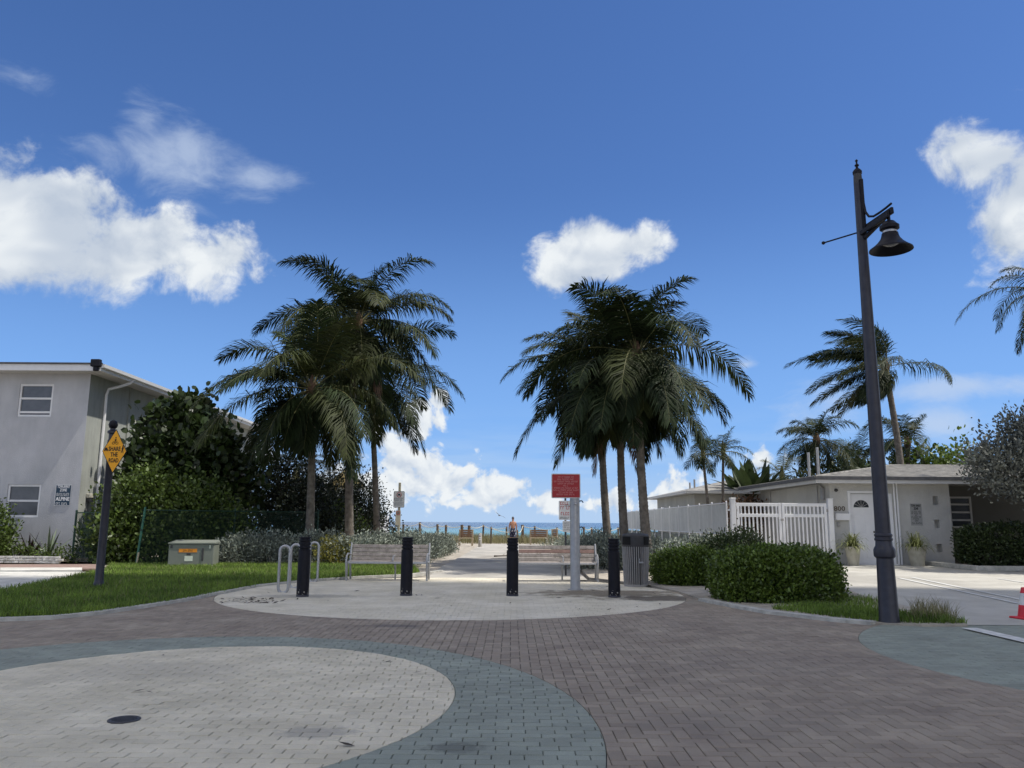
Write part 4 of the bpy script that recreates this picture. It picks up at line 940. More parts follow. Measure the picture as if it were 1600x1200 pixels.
for q in (1400, 1404.5):
    x = W(q, 830, HY).x; mb = MB(); mb.tube([(x, HY - .06, HE), (x, HY - .06, .02)], .034, 8); mb.build('drain_pipe', 'pvc_white', o, True)
window(o, *rect(1484, 1519, 776, 825, 31.5), 31.53, (.25, .5, .75), glass='glass')
# house number, letter box, cameras
v = W(1311.5, 795, HY)
text('house_number', '800', .235, 'brass', o, Vector((v.x, HY - .012, v.z)) - o.location, width=.40, bold=.004)
a, b, c, d = rect(1304, 1326, 803, 813, HY); mb = MB(); mb.box(a, b, HY - .16, HY, c, d, .012); mb.box(a, b, HY - .17, HY - .1, d - .02, d + .015, .005); mb.build('letter_box', 'pvc_white', o)
v = W(1310, 819, HY); mb = MB(); mb.box(v.x - .06, v.x + .05, HY - .05, HY, v.z - .08, v.z + .07, .01); mb.build('intercom', 'can_grey', o)
v = W(1306, 766, HY); mb = MB(); mb.lathe([(.06, 0), (.06, .03), (.045, .09), (.01, .11)], n=12); cm = mb.build('camera_dome', 'can_dark', None, True); cm.parent = o; cm.location = Vector((v.x, HY, v.z)) - o.location; cm.rotation_euler = (R(90), 0, 0)
mb = MB(); mb.box(HX - .10, HX, 29.0, 29.25, 2.25, 2.7, .02); mb.tube([(HX - .05, 29.1, 2.7), (HX - .05, 29.4, 2.85), (HX - .05, 35, 2.8), (HX - .05, 35, .8)], .02, 6); mb.tube([(HX - .05, 29.6, 2.8), (HX - .05, 29.6, 1.2)], .02, 6); mb.build('meter_box', 'can_grey', o)
# roof
RX0, RX1, RY0, RY1 = 10.55, 34, 27.9, 37.4; RZ = W(1450, 727.5, 32.6).z
mb = MB(); e0, e1, e2, e3 = (RX0, RY0, HE + .13), (RX1, RY0, HE + .13), (RX1, RY1, HE + .13), (RX0, RY1, HE + .13); r0, r1 = (W(1392, 727, 32.6).x, 32.6, RZ), (30, 32.6, RZ)
mb.add([e0, e1, e2, e3, r0, r1], [(0, 1, 5, 4), (1, 2, 5), (2, 3, 4, 5), (3, 0, 4)]); rf = mb.build('roof', 'roof_grey', o)
mb = MB(); mb.tube([e0, r0], .05, 6); mb.tube([e3, r0], .05, 6); mb.tube([r0, r1], .05, 6); mb.build('ridge_cap', 'roof_grey', rf)
rows = MB()                                               # courses of shingles as low steps
for k in range(1, 13):
    t_ = k / 13; p0 = Vector(e0).lerp(Vector(r0), t_); p1 = Vector(e1).lerp(Vector(r1), t_); rows.beam(p0 + Vector((0, 0, .006)), p1 + Vector((0, 0, .006)), .02, .016)
    p0 = Vector(e0).lerp(Vector(r0), t_); p1 = Vector(e3).lerp(Vector(r0), t_); rows.beam(p0 + Vector((0, 0, .006)), p1 + Vector((0, 0, .006)), .02, .016)
rows.build('shingle_course', 'roof_grey', rf)
mb = MB(); mb.box(RX0, RX1, RY0 - .02, RY0 + .02, HE + .02, HE + .145); mb.box(RX0 - .02, RX0 + .02, RY0 + .02, RY1, HE + .02, HE + .145); mb.build('drip_edge', 'roof_edge', o)
mb = MB(); mb.box(RX0 + .02, RX1, RY0 + .02, RY0 + .05, HE - .10, HE + .02); mb.box(RX0 + .02, RX0 + .05, RY0 + .05, RY1, HE - .10, HE + .02); mb.box(RX0 + .05, RX1, RY0 + .05, RY1, HE + .003, HE + .02); mb.build('fascia', 'soffit', o)
for x_, y0_, y1_ in ((1265, 746, 707), (1279, 741, 699)):
    b_ = W(x_, y0_, 31.5); t_ = W(x_ - 1, y1_, 31.5); mb = MB(); mb.tube([(b_.x, 31.5, b_.z - .3), (b_.x, 31.5, t_.z)], .055, 8); mb.build('roof_pipe', 'galv', rf, True)
# notice beside the door
a, b, c, d = rect(1422.5, 1440.5, 787, 821, HY); H_ = d - c; W_ = b - a
s = lthing('wall_sign', 'white tow-away notice with black print on the white house wall', 'sign', ((a + b) / 2, HY - .012, (c + d) / 2))
mb = MB(); mb.box(-W_ / 2, W_ / 2, -.004, .01, -H_ / 2, H_ / 2, .003); mb.build('plate', 'sign_grey', s)
text('lettering', 'TOW AWAY', .11, 'ink', s, (0, -.006, H_ * .40), width=W_ * .86, bold=.004); text('lettering', 'ZONE', .11, 'ink', s, (0, -.006, H_ * .27), width=W_ * .4, bold=.004)
mb = MB()
for z, k in ((.13, .4), (.05, .42), (-.04, .1), (-.12, .42), (-.2, .3), (-.29, .12), (-.39, .42)): scribble(mb, -W_ * k, W_ * k, z * H_, .05, -.0045, rg)
mb.build('fine_print', 'ink', s)
# kerb round the far hedge
struct(MB().box(14.4, 26, 25.3, 25.45, 0, .16, .02).box(14.4, 14.55, 25.45, 28.5, 0, .16, .02).build('hedge_kerb', 'kerb')); sheet('hedge_bed', [(14.55, 25.45), (26, 25.45), (26, 31.4), (14.55, 31.4)], .08, 'soil')

# --- lower house behind the fence
FX, FY = 8.35, 38.5; FE = W(1100, 771, FY).z
o = thing('bungalow', 'low cream house with grey roof behind the white slatted fence', 'house', (FX, FY, 0))
mb = MB(); mb.add([(FX + .5, FY + .5, 0), (20, FY + .5, 0), (20, FY + .5, FE), (FX + .5, FY + .5, FE)], [(0, 1, 2, 3)]); mb.add([(FX + .5, FY + .5, 0), (FX + .5, 49, 0), (FX + .5, 49, FE), (FX + .5, FY + .5, FE)], [(0, 1, 2, 3)]); mb.build('wall', 'stucco_cream', o)
mb = MB(); mb.box(11.0, 13.5, FY + .47, FY + .52, 1.2, FE - .15); mb.build('shutter', 'can_grey', o)
z_ = FE + .12; mb = MB(); mb.add([(FX, FY, z_), (20, FY, z_), (20, 50, z_), (FX, 50, z_), (FX + 3.6, FY + 4.6, z_ + .85), (18, FY + 4.6, z_ + .85)], [(0, 1, 5, 4), (1, 2, 5), (2, 3, 4, 5), (3, 0, 4)]); mb.build('roof', 'roof_grey', o)
mb = MB(); mb.box(FX, 20, FY - .02, FY + .03, FE, z_ + .01); mb.box(FX - .02, FX + .03, FY + .03, 50, FE, z_ + .01); mb.box(FX + .04, 20, FY + .04, 50, FE + .01, FE + .03); mb.build('fascia', 'soffit', o)
for dx in (.9, 2.6): mb = MB(); mb.tube([(FX + 1 + dx * .3, FY + 2 + dx * 2, z_), (FX + 1 + dx * .3, FY + 2 + dx * 2, z_ + .75)], .05, 6); mb.build('roof_vent', 'can_grey', o)
mb = MB(); mb.box(FX + .35, FX + .5, 46.2, 46.9, 1.6, 2.3, .03); mb.build('air_conditioner', 'pvc_white', o)

# --- slatted fence and gate
NX = W(1136, 820, 28.5).x
zt0, zb0 = W(1134, 786, 28.5).z, W(1136, 836, 28.5).z; 
o = thing('slatted_fence', 'white fence with privacy slats running along the path to the beach', 'fence', (NX, 28.5, 0))
n_ = 12; sp_ = 2.05
for k in range(n_ + 1):
    y = 28.5 + k * sp_; mb = MB(); mb.tube([(NX, y, -.05), (NX, y, zt0 + .03)], .032, 8); mb.lathe([(.034, 0), (.03, .03), (.004, .05)], (NX, y, zt0 + .03), 8); mb.build('post', 'pvc_white', o, True)
for k in range(n_):
    y0 = 28.5 + k * sp_ + .03; mb = MB(); nsl = 34; w_ = (sp_ - .06) / nsl
    for j in range(nsl): mb.box(NX - .012 - .006 * (j % 2), NX + .012, y0 + j * w_ + .004, y0 + (j + 1) * w_ - .004, zb0 + .04, zt0 - .03 - .008 * ((j * 7 + k) % 3))
    mb.build('slat_panel', 'slat_white', o)
mb = MB(); mb.tube([(NX, 28.5, zt0), (NX, 28.5 + n_ * sp_, zt0)], .022, 6); mb.build('top_rail', 'pvc_white', o, True); mb = MB(); mb.tube([(NX - .02, 28.5, zb0 + .02), (NX - .02, 28.5 + n_ * sp_, zb0 + .02)], .018, 6); mb.build('bottom_rail', 'pvc_white', o, True)
o = thing('garden_wall', 'low grey green wall under the white slatted fence', 'wall', (NX + .2, 28.5, 0)); MB().box(NX + .06, NX + .26, 28.4, 28.5 + n_ * sp_, -.1, zb0 - .06, .02).build('wall', 'low_wall', o)
GY_ = 28.3; gl, gm, gr = W(1146, 820, GY_).x, W(1222, 820, GY_).x, W(1298.5, 820, GY_).x; gt = W(1220, 786, GY_).z; gmid = W(1220, 805.5, GY_).z
o = thing('picket_gate', 'white picket double gate between fence and house', 'gate', ((gl + gr) / 2, GY_, 0))
for x, nm in ((gl, 'gate_post'), (gr, 'gate_post')):
    mb = MB(); mb.box(x - .085, x + .085, GY_ - .085, GY_ + .085, -.05, gt + .14, .012); mb.box(x - .1, x + .1, GY_ - .1, GY_ + .1, gt + .14, gt + .17, .01); mb.build(nm, 'pvc_white', o)
mb = MB(); mb.box(NX, gl - .085, GY_ - .02, GY_ + .02, gt - .28, gt - .22); mb.build('tie_bar', 'pvc_white', o)
for x0, x1 in ((gl + .13, gm - .015), (gm + .015, gr - .13)):
    lf = MB(); lf.box(x0, x0 + .09, GY_ - .03, GY_ + .03, .2, gt, .006); lf.box(x1 - .09, x1, GY_ - .03, GY_ + .03, .2, gt, .006)
    for z in (gt - .06, gmid, .28): lf.box(x0 + .09, x1 - .09, GY_ - .025, GY_ + .025, z - .055, z + .055, .006)
    lf = lf.build('gate_leaf', 'pvc_white', o); np_ = 10; first = None
    for j in range(np_):
        xx = x0 + .09 + (x1 - x0 - .18) * (j + .5) / np_
        if first is None: m_ = MB().box(-.025, .025, -.016, .016, .29, gt - .07, .004); q = m_.build('picket', 'pvc_white', None); first = q; q.parent = lf; q.location = (xx, GY_, 0)
        else: q = first.copy(); C.objects.link(q); q.location = (xx, GY_, 0)
for x in (gl + .10, gr - .10):
    for z in (gt - .25, .55): mb = MB(); mb.box(x - .045, x + .045, GY_ - .05, GY_ - .03, z - .05, z + .05, .005); mb.build('hinge', 'can_grey', o)
mb = MB(); mb.box(gm - .05, gm + .05, GY_ - .05, GY_ - .03, gmid - .18, gmid - .1, .005); mb.build('latch', 'can_grey', o)

# --- tall block south of the street, outside the picture: its shade lies over the street
TX, TY1 = 24.0, 14.1
TY0 = -1.0
o = thing('apartment_tower', 'tall pale apartment tower beyond the right edge, shading the street', 'building', (TX + 10, 7, 0))
mb = MB(); mb.box(TX + 1.2, TX + 20, TY0 + 1.2, TY1 - 1.2, 0, 92); mb.build('core', 'glass_shade', o)
sl = None
for k in range(30):
    z = 3 + k * 3.0
    if sl is None: sl = MB().box(TX, TX + 21.2, TY0, TY1, -.15, .95).build('balcony_slab', 'tower', None); sl.parent = o; q = sl
    else: q = sl.copy(); C.objects.link(q)
    q.location = Vector((0, 0, z)) - o.location
mb = MB(); mb.box(TX, TX + 21.2, TY0, TY1, 92, 94); mb.build('roof', 'tower', o)
for y in (TY0 + .3, 6.5, TY1 - 1): mb = MB(); mb.box(TX + .2, TX + 21, y - .1, y + .5, 0, 92); mb.build('fin_wall', 'tower', o)

# --- things far behind on the left
v0, v1 = W(556, 803, 48), W(600, 803, 48); zb = 0
o = thing('beach_hut', 'small white panelled hut behind the left palm trunks', 'hut', (v0.x, 48, 0))
w_ = (v1.x - v0.x) / 4
for k in range(4): mb = MB(); mb.box(v0.x + k * w_ + .008, v0.x + (k + 1) * w_ - .008, 48, 48.05, -.05, v0.z, .008); mb.build('panel', 'pvc_white', o)
mb = MB(); mb.box(v0.x, v1.x, 48.05, 50, -.05, v0.z - .03); mb.box(v0.x - .05, v1.x + .05, 47.95, 50.1, v0.z, v0.z + .05); mb.build('body', 'pvc_white', o)
u = W(576, 800, 52); o = thing('beach_umbrella', 'folded grey beach umbrella behind the white hut', 'umbrella', (u.x, 52, 0)); mb = MB(); mb.tube([(u.x, 52, 0), (u.x + .05, 52, W(577, 784, 52).z)], .03, 6); mb.build('pole', 'can_dark', o)
zt_ = W(577, 786, 52).z; mb = MB(); mb.lathe([(.06, -.75), (.16, -.62), (.19, -.4), (.13, -.15), (.03, 0)], (u.x + .05, 52, zt_), 8); mb.build('canopy', 'can_dark', o, True)
u = W(540, 750, 43); o = thing('thatched_umbrella', 'golden thatched umbrella behind the middle left palm trunk', 'umbrella', (u.x, 43, 0))
mb = MB(); mb.tube([(u.x, 43, 0), (u.x, 43, u.z + .3)], .06, 7); mb.build('pole', 'post_wood', o)
rng = np.random.default_rng(4); nb = 2600; a_ = rng.uniform(0, 6.283, nb); t_ = rng.uniform(.1, 1, nb); P = np.stack([u.x + np.cos(a_) * t_ * .95, 43 + np.sin(a_) * t_ * .95, u.z + .55 - t_ * .75 + rng.normal(0, .03, nb)], 1)
dn = nrm(np.stack([np.cos(a_) * .8, np.sin(a_) * .8, -np.ones(nb) * (.6 + t_)], 1) + rng.normal(0, .2, (nb, 3))); sd = np.stack([-np.sin(a_), np.cos(a_), np.zeros(nb)], 1) * .018
V = np.stack([P - sd, P + sd, P + dn * rng.uniform(.3, .55, (nb, 1))], 1).reshape(-1, 3); npmesh('thatch', V, np.arange(nb * 3).reshape(-1, 3), 'thatch', o)
# ------------------------------------------------------------------ street furniture
def arc(c, r, a0, a1, n, ax, ay):
    c = Vector(c); ax, ay = Vector(ax), Vector(ay); return [c + ax * r * math.cos(a0 + (a1 - a0) * i / n) + ay * r * math.sin(a0 + (a1 - a0) * i / n) for i in range(n + 1)]
# bollards
BLAB = ['black ribbed bollard in front of the bike racks', 'black ribbed bollard in front of the left bench', 'black ribbed bollard in the middle of the path opening', 'black ribbed bollard in front of the trash can']
proto = None
for (x, y), lab in zip(((472.5, 932), (634.5, 930.5), (800.5, 931), (960, 933)), BLAB):
    p = G(x, y); 
    if proto is None:
        o = proto = lthing('bollard', lab, 'bollard', p, 0, 'black bollards across the path entrance')
        r = .112; h = W(635, 840, p.y).z
        prof = [(r * 1.03, .035), (r * 1.02, h * .78)]
        z = h * .78
        for k in range(3): prof += [(r * .86, z + .012), (r * .86, z + .030), (r * 1.0, z + .042), (r * 1.0, z + .062)]; z += .062
        prof += [(r * .88, z + .012), (r * .88, z + .03), (r * 1.02, z + .042), (r * 1.02, h - .012), (r * .97, h)]
        MB().lathe(prof, n=28).build('post', 'black_metal', o, True); MB().lathe([(r * 1.06, -.02), (r * 1.06, .03), (r * 1.03, .036)], n=28).build('base_ring', 'navy_metal', o, True)
        cp = MB(); rc_ = random.Random(5)
        for _ in range(26):            # chipped paint round the foot
            a = rc_.uniform(0, 6.28); z_ = .04 + abs(rc_.gauss(0, .035)); w_ = rc_.uniform(.04, .16); h_ = rc_.uniform(.004, .016); q_ = r * 1.034
            cp.add([(q_ * math.cos(a + k_ * w_), q_ * math.sin(a + k_ * w_), z_ + e_ * h_) for k_, e_ in ((-.5, 0), (-.1, -.5), (.5, .1), (.3, .7), (-.3, .9))], [(0, 1, 2, 3, 4)])
        cp.build('chipped_paint', 'worn_edge', o)
        for a in (-2.0, -1.1): 
            q = MB().lathe([(.012, 0), (.012, .008), (.004, .011)], n=8).build('bolt', 'worn_edge', o, True); q.location = (math.cos(a) * r * 1.02, math.sin(a) * r * 1.02, .09); q.rotation_euler = (R(90), 0, a + math.pi / 2)
    else:
        o = copy_tree(proto); o.location = p; o['label'] = lab; o.rotation_euler = (0, 0, random.Random(int(x)).uniform(-.3, .3))
# bike racks: tall closed loops of galvanised tube
RL = ['galvanised bike rack loop nearest the camera, left of the first bollard', 'galvanised bike rack loop in the middle, half behind the first bollard', 'galvanised bike rack loop farthest back, right of the first bollard']
proto = None
for (x, y), lab in zip(((442, 925.5), (459.5, 918.5), (489, 909)), RL):
    p = G(x, y)
    if proto is None:
        o = proto = lthing('bike_rack', lab, 'bike rack', p, 0, 'bike rack loops'); hw = .10; hh = W(449, 853, p.y).z; rr = .028
        ax, az_ = (1, 0, 0), (0, 0, 1)
        pts = arc((0, 0, hh - hw), hw, 0, math.pi, 10, ax, az_) + arc((0, 0, hw * .9 + .0), hw, math.pi, 2 * math.pi, 10, ax, az_)
        MB().tube(pts, rr, 10, closed=True).build('loop', 'galv', o, True)
        MB().box(-hw * .8, hw * .8, -.06, .06, -.005, .012, .003).build('base_plate', 'galv', o)
    else: o = copy_tree(proto); o.location = p; o['label'] = lab
# benches
def bench(label, p, length, red, group):
    o = lthing('park_bench', label, 'bench', p, 0, group); Lh = length / 2; rg = random.Random(int(p.x * 100))
    tilt = .16
    for k in range(4):
        z = .505 + k * .096; y = .10 + (z - .45) * tilt * 1.6; rot = Matrix.Rotation(-.22, 3, 'X')
        m_ = MB(); m_.obox((0, y, z), rot, (Lh - .035, .016, .043), .006); m_.build('backrest_slat', 'bench_wood_red' if k == red else 'bench_wood', o)
    for k in range(5):
        m_ = MB(); m_.box(-Lh + .035, Lh - .035, -.36 + k * .092, -.36 + k * .092 + .080, .415 + .004 * k, .447 + .004 * k, .006); m_.build('seat_slat', 'bench_wood', o)
    m_ = MB(); m_.box(-Lh + .03, Lh - .03, -.385, -.363, .40, .445, .006); m_.build('seat_edge', 'galv', o)
    for s_ in (-1, 1):
        x = s_ * Lh; e = MB()
        e.tube([(x, .19, 0), (x, .15, .2), (x, .08, .43), (x, .13, .62), (x, .21, .88)], [.024, .024, .026, .024, .022], 8)
        e.tube([(x, -.33, 0), (x, -.30, .16), (x, -.26, .40), (x, -.30, .43), (x, .06, .43)], [.024] * 5, 8)
        e.tube([(x, -.30, .02), (x, -.40, .25), (x, -.42, .45), (x, -.36, .58), (x, -.24, .63), (x, -.05, .62), (x, .12, .60)], [.022] * 7, 8)
        e.build('end_frame', 'steel_grey', o, True)
    e = MB(); e.beam((.14, -.34, .46), (.14, -.30, .56), .03, .05, .006); e.beam((.14, -.32, .56), (.14, .05, .58), .03, .045, .006); e.beam((.14, .0, .3), (.14, .12, .44), .03, .04, .006); e.build('centre_armrest', 'steel_grey', o)
    e = MB(); e.tube([(.14, .12, .42), (.14, .16, 0)], .02, 8); e.build('centre_leg', 'steel_grey', o, True)
    return o
pl = G(607, 906); bench('grey slatted park bench left of the path, in front of silvery shrubs', pl, 1.93, -1, 'slatted benches on the forecourt')
pr = G(870, 907.5); bench('grey slatted park bench right of the path, behind the shower column', pr, 1.93, 2, 'slatted benches on the forecourt')
# trash can
p = G(994, 916); o = lthing('trash_can', 'grey slatted trash can with dark domed lid in front of a palm', 'trash can', p, .1); hb = W(994, 853, p.y).z; ht = W(994, 833, p.y).z; rc = .285
MB().lathe([(rc * .93 - .02, .03), (rc - .02, hb)], n=32).build('liner', 'can_dark', o, True)
sl = None
for k in range(36):
    a = k * 2 * math.pi / 36
    if sl is None:
        m_ = MB(); m_.beam((rc * .90, 0, .03), (rc, 0, hb - .01), .036, .016, .003, up=(0, 1, 0)); sl = m_.build('slat', 'can_grey', o); q = sl
    else: q = sl.copy(); C.objects.link(q)
    q.rotation_euler = (0, 0, a)
m_ = MB(); m_.lathe([(rc * .92, 0), (rc * .95, .02), (rc * .95, .045), (rc * .9, .05)], n=32); m_.build('base_ring', 'can_grey', o, True)
m_ = MB(); m_.lathe([(rc + .012, hb - .02), (rc + .02, hb), (rc + .012, ht - .05), (rc - .01, ht - .025), (rc * .6, ht - .005), (.01, ht)], n=32); lid = m_.build('lid', 'can_dark', o, True)
for a in (-2.6, -.75):
    m_ = MB(); n_ = 8; vs = [];
    for i in range(n_ + 1):
        aa = a + (i / n_ - .5) * .85; r_ = rc + .023
        vs += [(r_ * math.cos(aa), r_ * math.sin(aa), hb + .03), (r_ * math.cos(aa), r_ * math.sin(aa), ht - .075)]
    m_.add(vs, [(2 * i, 2 * i + 2, 2 * i + 3, 2 * i + 1) for i in range(n_)]); m_.build('opening', 'void', lid)
m_ = MB(); m_.box(-.01, .10, -rc - .025, -rc + .01, hb * .58, hb * .62, .004); m_.box(-.01, .015, -rc - .027, -rc + .01, hb * .62, hb * .70, .004); m_.build('door_latch', 'steel_grey', o)
m_ = MB(); m_.box(.018, .026, -rc - .012, -rc + .02, .05, hb - .01); m_.build('door_gap', 'void', o)
# shower column with red notice
p = G(899, 921.5); o = lthing('shower_column', 'grey outdoor shower column carrying a red notice', 'shower', p); zt = W(899, 778, p.y).z
MB().lathe([(.112, 0), (.108, .05), (.104, .06), (.104, zt), (.09, zt + .01)], n=28).build('column', 'steel_grey', o, True)
MB().lathe([(.16, 0), (.16, .015), (.12, .02)], n=20).build('base_plate', 'steel_grey', o, True)
m_ = MB(); m_.box(-.012, .020, -.116, -.098, .75, zt - .06, .004); m_.build('seam_cover', 'galv', o)
m_ = MB(); m_.lathe([(.03, 0), (.03, .02), (.012, .05)], n=12); q = m_.build('shower_head', 'galv', o, True); q.location = (.004, -.115, zt - .12); q.rotation_euler = (R(115), 0, 0)
for z in (zt - .07, 1.30): m_ = MB(); m_.tube([(.09, -.02, z), (.15, -.03, z + .01), (.18, -.03, z - .03)], .014, 6); m_.build('spout', 'black_metal', o, True)
m_ = MB(); m_.box(.095, .125, -.03, .03, .68, .76, .006); m_.build('push_button', 'galv', o)
a, b, c, d = rect(861.5, 907, 740, 778.5, p.y - .12); W_, H_ = b - a, d - c; sx_, sz_ = (a + b) / 2 - p.x, (c + d) / 2
def rrect(w, h, r, n=4):
    out = []
    for cx_, cz_, a0 in ((w / 2 - r, h / 2 - r, 0), (-w / 2 + r, h / 2 - r, 90), (-w / 2 + r, -h / 2 + r, 180), (w / 2 - r, -h / 2 + r, 270)):
        for i in range(n + 1): t_ = R(a0 + 90 * i / n); out.append((cx_ + r * math.cos(t_), cz_ + r * math.sin(t_)))
    return out
m_ = MB(); m_.prismy([(x + sx_, z + sz_) for x, z in rrect(W_, H_, .025)], -.118, -.112); sg = m_.build('sign_plate', 'sign_white', o)
m_ = MB(); m_.prismy([(x + sx_, z + sz_) for x, z in rrect(W_ - .035, H_ - .035, .02)], -.121, -.1185); m_.build('sign_face', 'sign_red', sg)
m_ = MB(); m_.box(-.3, .09, -.110, -.095, zt - .01, zt + .03); m_.box(-.02, .02, -.111, -.08, zt - .02, zt + .3); m_.build('bracket', 'galv', o)
m_ = MB(); rg = random.Random(8)
for i, k in enumerate((.27, .29, .41, .28, .09, .41, .44, .24, .32)): scribble(m_, sx_ - W_ * k, sx_ + W_ * k, sz_ + H_ * (.355 - i * .088), .030, -.1215, rg)
m_.build('fine_print', 'ink_pink', sg)
# sign post behind it
p2 = G(884, 899); o = lthing('sign_post', 'white and red tow notice with a smaller sign behind the shower column', 'sign', p2)
m_ = MB(); zt2 = W(884, 776, p2.y).z; m_.box(-.025, .025, -.012, .025, -.05, zt2 + .3); m_.build('post', 'can_dark', o)
a, b, c, d = rect(873, 897, 782.5, 812.5, p2.y); W_, H_ = b - a, d - c; cx_, cz_ = (a + b) / 2 - p2.x, (c + d) / 2
m_ = MB(); m_.prismy([(x + cx_, z + cz_) for x, z in rrect(W_, H_, .03)], -.02, -.014); q = m_.build('sign_plate', 'sign_white', o)
m_ = MB(); 
for z0, k in ((.36, .40), (.13, .40), (-.17, .36)): scribble(m_, cx_ - W_ * k, cx_ + W_ * k, cz_ + H_ * z0, .085, -.0205, rg)
m_.build('print', 'ink_red', q); m_ = MB(); scribble(m_, cx_ - W_ * .42, cx_ + W_ * .42, cz_ - H_ * .39, .05, -.0205, rg); scribble(m_, cx_ - W_ * .1, cx_ + W_ * .42, cz_ + H_ * .26, .06, -.0205, rg); m_.build('print', 'ink', q)
a, b, c, d = rect(879, 897, 814, 831, p2.y); W_, H_ = b - a, d - c; cx_, cz_ = (a + b) / 2 - p2.x, (c + d) / 2
m_ = MB(); m_.prismy([(x + cx_, z + cz_) for x, z in rrect(W_, H_, .02)], -.02, -.014); q = m_.build('small_plate', 'sign_white', o); m_ = MB()
for z0 in (.3, .1, -.1, -.3): scribble(m_, cx_ - W_ * .4, cx_ + W_ * .4, cz_ + H_ * z0, .035, -.0205, rg)
m_.build('print', 'ink', q)
# parking sign left of the path
YS = 31.0; b0 = W(621.5, 860, YS); o = lthing('parking_sign', 'no parking sign on a wooden pole among the left silvery shrubs', 'sign', (b0.x, YS, 0))
m_ = MB(); m_.box(-.045, .045, 0, .09, -.05, W(624, 754, YS).z, .008); m_.build('post', 'bare_post', o)
def disc(cx_, cz_, y, r0, r1, mat, par, nm):
    m = MB(); n = 20; vs = []
    for i in range(n): t_ = 2 * math.pi * i / n; vs += [(cx_ + r0 * math.cos(t_), y, cz_ + r0 * math.sin(t_)), (cx_ + r1 * math.cos(t_), y, cz_ + r1 * math.sin(t_))]
    m.add(vs, [(2 * i, 2 * i + 1, (2 * i + 3) % (2 * n), (2 * i + 2) % (2 * n)) for i in range(n)]); return m.build(nm, mat, par)
a, b, c, d = rect(615, 632, 767.5, 793, YS); W_, H_ = b - a, d - c; cx_, cz_ = (a + b) / 2 - b0.x, (c + d) / 2
m_ = MB(); m_.prismy([(x + cx_, z + cz_) for x, z in rrect(W_, H_, .04)], -.012, -.004); q = m_.build('sign_plate', 'can_dark', o)
m_ = MB(); m_.prismy([(x + cx_, z + cz_) for x, z in rrect(W_ - .03, H_ - .03, .03)], -.016, -.0125); m_.build('sign_face', 'sign_white', q)
disc(cx_, cz_ + H_ * .28, -.019, .075, .098, 'ink_red', q, 'symbol_ring'); m_ = MB(); m_.box(cx_ - .055, cx_ + .055, -.0185, -.0165, cz_ + H_ * .28 - .03, cz_ + H_ * .28 + .01); m_.box(cx_ - .035, cx_ + .035, -.0185, -.0165, cz_ + H_ * .28 + .01, cz_ + H_ * .28 + .04)
for z0, h_, k in ((.06, .05, .42), (-.06, .05, .40)): scribble(m_, cx_ - W_ * k, cx_ + W_ * k, cz_ + H_ * z0, h_, -.0165, rg)
for z0 in (-.18, -.26, -.34): scribble(m_, cx_ - W_ * .4, cx_ + W_ * .4, cz_ + H_ * z0, .025, -.0165, rg)
m_.build('print', 'ink', q)
a, b, c, d = rect(618, 626, 797.5, 820.5, YS); W_, H_ = b - a, d - c; cx_, cz_ = (a + b) / 2 - b0.x, (c + d) / 2
m_ = MB(); m_.prismy([(x + cx_, z + cz_) for x, z in rrect(W_, H_, .02)], -.012, -.004); q = m_.build('small_plate', 'sign_cream', o); disc(cx_, cz_ + H_ * .32, -.014, .055, .08, 'ink_red', q, 'symbol_ring')
m_ = MB(); m_.box(cx_ - .035, cx_ + .03, -.0145, -.0125, cz_ + H_ * .32 - .02, cz_ + H_ * .32 + .02); m_.build('symbol', 'ink', q)

# yellow diamond sign on a black post
p = G(153.5, 921); o = lthing('road_sign', 'yellow share the road diamond sign on a black post with ball top', 'sign', p)
zt = W(172, 676, p.y).z; r = .083
MB().lathe([(.105, 0), (.105, .12), (.09, .16), (r, .2), (.072, zt - .24), (.085, zt - .22), (.085, zt - .16), (.07, zt - .14), (.07, zt - .03), (.10, zt - .01), (.10, zt + .03), (.055, zt + .06), (.05, zt + .09)], n=22).build('post', 'navy_metal', o, True)
MB().lathe([(.03, 0), (.075, .03), (.095, .09), (.075, .155), (.03, .19), (.002, .2)], (0, 0, zt + .075), 18).build('finial', 'black_metal', o, True)
s = W(179, 705, p.y - .12); sx_, sz_ = s.x - p.x, s.z; hw = .255; hh = .46
dia = lambda k: [(sx_ - hw * k, sz_), (sx_, sz_ - hh * k), (sx_ + hw * k, sz_), (sx_, sz_ + hh * k)]
yaw = .0
m_ = MB(); m_.prismy(dia(1.0), -.124, -.116); sg = m_.build('sign_plate', 'ink', o); m_ = MB(); m_.prismy(dia(.95), -.127, -.1245); m_.build('sign_face', 'sign_yellow', sg)
for z, wd, tx in ((.045, .25, 'SHARE'), (-.075, .15, 'THE'), (-.195, .20, 'ROAD')): text('lettering', tx, .125, 'ink', sg, (sx_, -.129, sz_ + z), width=wd, bold=.003)
m_ = MB()   # cyclist, car and walker symbols
for cx_ in (-.035, .035): 
    n = 12; m_.tube([(sx_ + cx_ + .027 * math.cos(2 * math.pi * i / n), -.128, sz_ + .17 + .027 * math.sin(2 * math.pi * i / n)) for i in range(n)], .005, 4, closed=True)
m_.beam((sx_ - .035, -.128, sz_ + .17), (sx_, -.128, sz_ + .21), .006); m_.beam((sx_, -.128, sz_ + .21), (sx_ + .035, -.128, sz_ + .17), .006); m_.beam((sx_, -.128, sz_ + .205), (sx_ + .005, -.128, sz_ + .255), .018); m_.beam((sx_ + .005, -.128, sz_ + .255), (sx_ + .03, -.128, sz_ + .225), .009); m_.lathe([(.001, -.002), (.014, 0), (.001, .002)], (0, 0, 0), 8)
m_.obox((sx_ + .01, -.128, sz_ + .28), Matrix.Identity(3), (.012, .002, .013))
